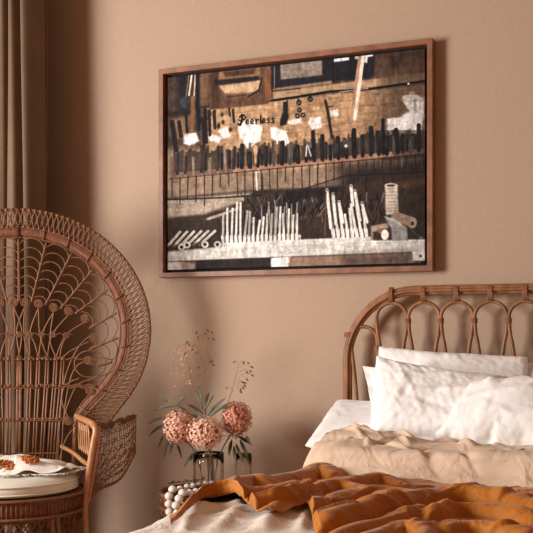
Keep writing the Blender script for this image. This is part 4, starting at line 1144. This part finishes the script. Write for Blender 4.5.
heads = [((178.5,427.5,-.36), .062, 'pale dusty pink hydrangea head in the vase, leftmost of the three', 'petal', (.98,1,1.12)),
         ((205.5,433,-.37), .066, 'pink hydrangea head low over the vase mouth, between the other two', 'petal', (1.1,1,.95)),
         ((236.5,419,-.27), .060, 'deeper pink hydrangea head on the right, behind and above the slim vase', 'petal2', (1,1,1.2))]
for (hx,hy_,yy), r, lab, mt, sq in heads:
    c = aty(hx,hy_,yy); foot = Vector((V1.x+.25*(c.x-V1.x)*.5, -.30, TZ+.03))
    root = empty('hydrangea', tuple(foot), label=lab, cat='flower')
    m = MB(); bloom_mesh(m, tuple(c-foot), r, 430, rr, sq); bloom_mesh(m, tuple(c-foot), r*.9, 200, rr, sq); bo_ = m.build('bloom', M[mt], root); m = MB(); m.ball(tuple(c-foot), r*.74, 14, 10, sq); m.build('bloom_shade_core', M['shade_core'], bo_)  # petals, then an added brown ball that darkens the gaps between them
    m = MB(); neck = Vector((V1.x+(c.x-V1.x)*.45, -.30+(c.y+.30)*.5, TZ+.20))
    m.tube([tuple(p-foot) for p in catmull([foot, neck, c-Vector((0,0,r*.5))], 6)], .0028, 6); m.build('stem', M['stem'], root)
# leaf
def leaf_pts(m, base, tip, w, side, droop=.0):
    base, tip = Vector(base), Vector(tip); d = tip-base; L_ = d.length; sd_ = Vector(side).normalized()
    up = d.cross(sd_).normalized(); rows = []
    for k in range(9):
        t = k/8; c = base.lerp(tip, t)+Vector((0,0,-droop*L_*(t*t-t)*-1*0+droop*L_*4*t*(1-t))); ww = w*math.sin(PI*min(1,t*.92+.06))**.8
        rows.append([c-sd_*ww+up*ww*.35, c, c+sd_*ww+up*ww*.35])
    m.grid(rows)
def spray(pts, yy, leaves, label, width=.0062):
    base = Vector((V1.x+.02, -.30, TZ+.04))
    P = [base, Vector((V1.x+.01,-.30,TZ+.19))]+[aty(x,y,yy) for x,y in pts]
    root = empty('leaf_spray', tuple(base), label=label, cat='foliage')
    m = MB(); m.tube([tuple(p-base) for p in catmull(P,5)], .0019, 5, taper=.5); m.build('stem', M['stem'], root)
    r2 = random.Random(len(label))
    for (a,b_) in leaves:
        m = MB(); A_ = aty(a[0],a[1],yy); B2 = aty(b_[0],b_[1],yy+r2.uniform(-.03,.03)); d = (B2-A_); side = d.cross(Vector((r2.uniform(-.3,.3),1,0)))
        leaf_pts(m, A_-base, B2-base, width, side, .06); o = m.build('leaf', M['leaf'], root); o.modifiers.new('s','SOLIDIFY').thickness = .0006
spray([(190,420),(178,408),(166,402),(155,397)], -.33, [((176,406),(154,411)),((168,402),(158,396)),((186,411),(168,415)),((178,404),(186,396)),((190,415),(176,404))], 'leafy sprig arching left above the pale pink hydrangea')
spray([(186,430),(172,424),(166,420),(160,416)], -.34, [((170,424),(158,448)),((166,424),(149,436)),((172,430),(164,458)),((174,436),(170,455)),((162,418),(148,424)),((176,440),(182,458))], 'sprig of narrow leaves drooping left of the pale pink hydrangea')
spray([(206,420),(204,405),(203,396)], -.33, [((203,410),(195,390)),((204,412),(214,395)),((205,420),(191,404)),((206,420),(216,404)),((208,416),(226,398)),((202,404),(198,386)),((204,414),(186,404)),((207,424),(190,414)),((209,418),(232,402)),((205,406),(209,392))], 'upright tuft of pointed leaves between the grass stems')
spray([(222,436),(232,440)], -.29, [((232,440),(229,456)),((236,444),(243,462)),((240,440),(248,458)),((238,436),(250,444)),((243,444),(250,466)),((234,446),(236,468)),((246,436),(252,446))], 'drooping leaves on the right under the deeper pink hydrangea', .008)
spray([(198,446),(192,452)], -.35, [((194,450),(184,468)),((196,449),(190,462))], 'small dark leaves hanging left of the wide vase')
# grasses
def grassy(pts, yy, spikes, label, mt='seed', size=.016):
    base = Vector((V1.x-.01, -.29, TZ+.03)); P = [base, Vector((V1.x,-.29,TZ+.19))]+[aty(x,y,yy) for x,y in pts]
    root = empty('oat_grass', tuple(base), label=label, cat='dried grass')
    line_ = catmull(P,6); m = MB(); m.tube([tuple(p-base) for p in line_], .0021, 5, taper=.5)
    for (sx,sy,ax,ay) in spikes:
        a = aty(ax,ay,yy); s = aty(sx,sy,yy); mid = (a+s)/2+Vector((0,0,.01)); m.tube([tuple(p-base) for p in (a,mid,s)], .0008, 4)
    m.build('stem', M['grass'], root)
    r2 = random.Random(int(pts[0][0])); m = MB()
    for (sx,sy,ax,ay) in spikes:
        s = aty(sx,sy,yy)-base; d = Vector((r2.uniform(.3,.9)*(1 if sx >= ax else -1), r2.uniform(-.3,.3), -r2.uniform(.3,1))).normalized()
        e = s+d*size; c = (s+e)/2; 
        m.tube([tuple(s), tuple(s+d*size*.3), tuple(s+d*size*.65), tuple(e)], .0016, 5) if False else None
        # spindle
        t = d.orthogonal().normalized(); b_ = d.cross(t); vs = [s]; 
        for f_, w in ((.3,.0040),(.6,.0037)):
            for k in range(5): an = 2*PI*k/5; vs.append(s+d*size*f_+t*w*math.cos(an)+b_*w*math.sin(an)*.6)
        vs.append(e); fs = [(0,1+k,1+(k+1)%5) for k in range(5)]+[(1+k,6+k,6+(k+1)%5,1+(k+1)%5) for k in range(5)]+[(6+k,11,6+(k+1)%5) for k in range(5)]
        m.add(vs, fs)
    m.build('spikelets', M[mt], root)
r2 = random.Random(4)
g1 = [(197,331,201,338),(199,336,202,342),(207,329,203,338),(211,331,204,338),(190,343,200,352),(193,348,201,358),(186,352,200,364),(207,337,203,345),(212,338,203,346),(198,352,202,360),(199,366,204,375),(209,361,204,350),(211,359,204,350),(212,364,205,355),(201,375,205,383),(188,341,200,352),(194,345,201,356),(205,332,203,336)]
grassy([(206,415),(205,385),(203,355),(202,334)], -.31, g1, 'tall dried oat grass stem rising highest above the flowers')
g2 = [(236,361,238,365),(243,361,239,365),(247,362,239,366),(249,370,239,372),(251,374,238,378),(246,378,238,378),(243,382,237,384),(240,388,236,388),(239,391,236,390),(244,384,237,384),(228,387,233,392),(250,366,239,368),(246,371,238,374),(242,386,236,386),(241,381,237,382)]
grassy([(222,420),(229,400),(235,380),(238,365)], -.30, g2, 'dried oat grass leaning right with dark drooping seeds', 'seed', .018)
g3 = [(187+r2.uniform(-16,6), 345+r2.uniform(0,44), 190, 350+k*2.0) for k in range(26)]
g3 = [(x,y,188+(y-345)*.1,y-5) for x,y,_,_ in g3]
grassy([(196,415),(193,390),(188,365),(184,345)], -.31, g3, 'pale feathery grass stem to the left of the tallest stem', 'paleseed', .011)
# dry twig on the tray rim
tw = empty('dry_twig', (NX-.1,NY+.05,NZ+.008), label='thin dark dried twig lying on the rim of the bedside table', cat='twig')
to = Vector((NX-.1,NY+.05,NZ+.008))
m = MB(); base_y = -.30
line_ = [aty(x,y,-.33) for x,y in ((169,483.5),(176,482.5),(185,481.5),(194,480.5),(204,479))]
m.tube([tuple(p-to) for p in catmull(line_,4)], .0018, 5)
for k in range(16):
    p = line_[k % 5].lerp(line_[min(4,k % 5+1)], rr.random()); m.ball(tuple(p-to+Vector((rr.uniform(-.004,.004),0,rr.uniform(-.001,.007)))), .0035, 5, 4)
m.build('twig', M['twig'], tw)

for o in COL.objects:
    if o.parent is None:
        k = o.name.split('.')[0]
        gname = {'pillow':'white pillows on the bed','hydrangea':'pink hydrangeas in the vase','leaf_spray':'leafy sprigs in the vase','oat_grass':'dried grass stems in the vase','glass_vase':'glass vases on the bedside table'}.get(k)
        if gname: o['group'] = gname

# ------------------------------------------------------------------ light, world, camera
w = bpy.data.worlds.new('room'); bpy.context.scene.world = w; w.use_nodes = True
w.node_tree.nodes['Background'].inputs[0].default_value = (1.0,.58,.36,1); w.node_tree.nodes['Background'].inputs[1].default_value = .33
def area(name, loc, target, sx, sy, energy, col):
    l = bpy.data.lights.new(name, 'AREA'); l.shape = 'RECTANGLE'; l.size = sx; l.size_y = sy; l.energy = energy; l.color = col
    o = bpy.data.objects.new(name, l); COL.objects.link(o); o.location = loc
    o.rotation_euler = (Vector(target)-Vector(loc)).to_track_quat('-Z','Z').to_euler(); return o
area('window_daylight', (X0-.02, -3.3, 1.5), (X0+1, -2.8, 1.42), 2.3, 1.2, 340, (1,1,.985))
cam = bpy.data.cameras.new('camera'); co = bpy.data.objects.new('camera', cam); COL.objects.link(co)
cam.sensor_width = 36; cam.lens = FL/533*36; co.location = CAM
co.rotation_euler = (PI/2, 0, math.atan2(.3837,.9234))
cam.shift_y = (CY-266.5)/533; cam.clip_start = .05
bpy.context.scene.camera = co
sc = bpy.context.scene
sc.view_settings.view_transform = 'Standard'; sc.view_settings.look = 'None'; sc.view_settings.gamma = 1; sc.view_settings.exposure = 0
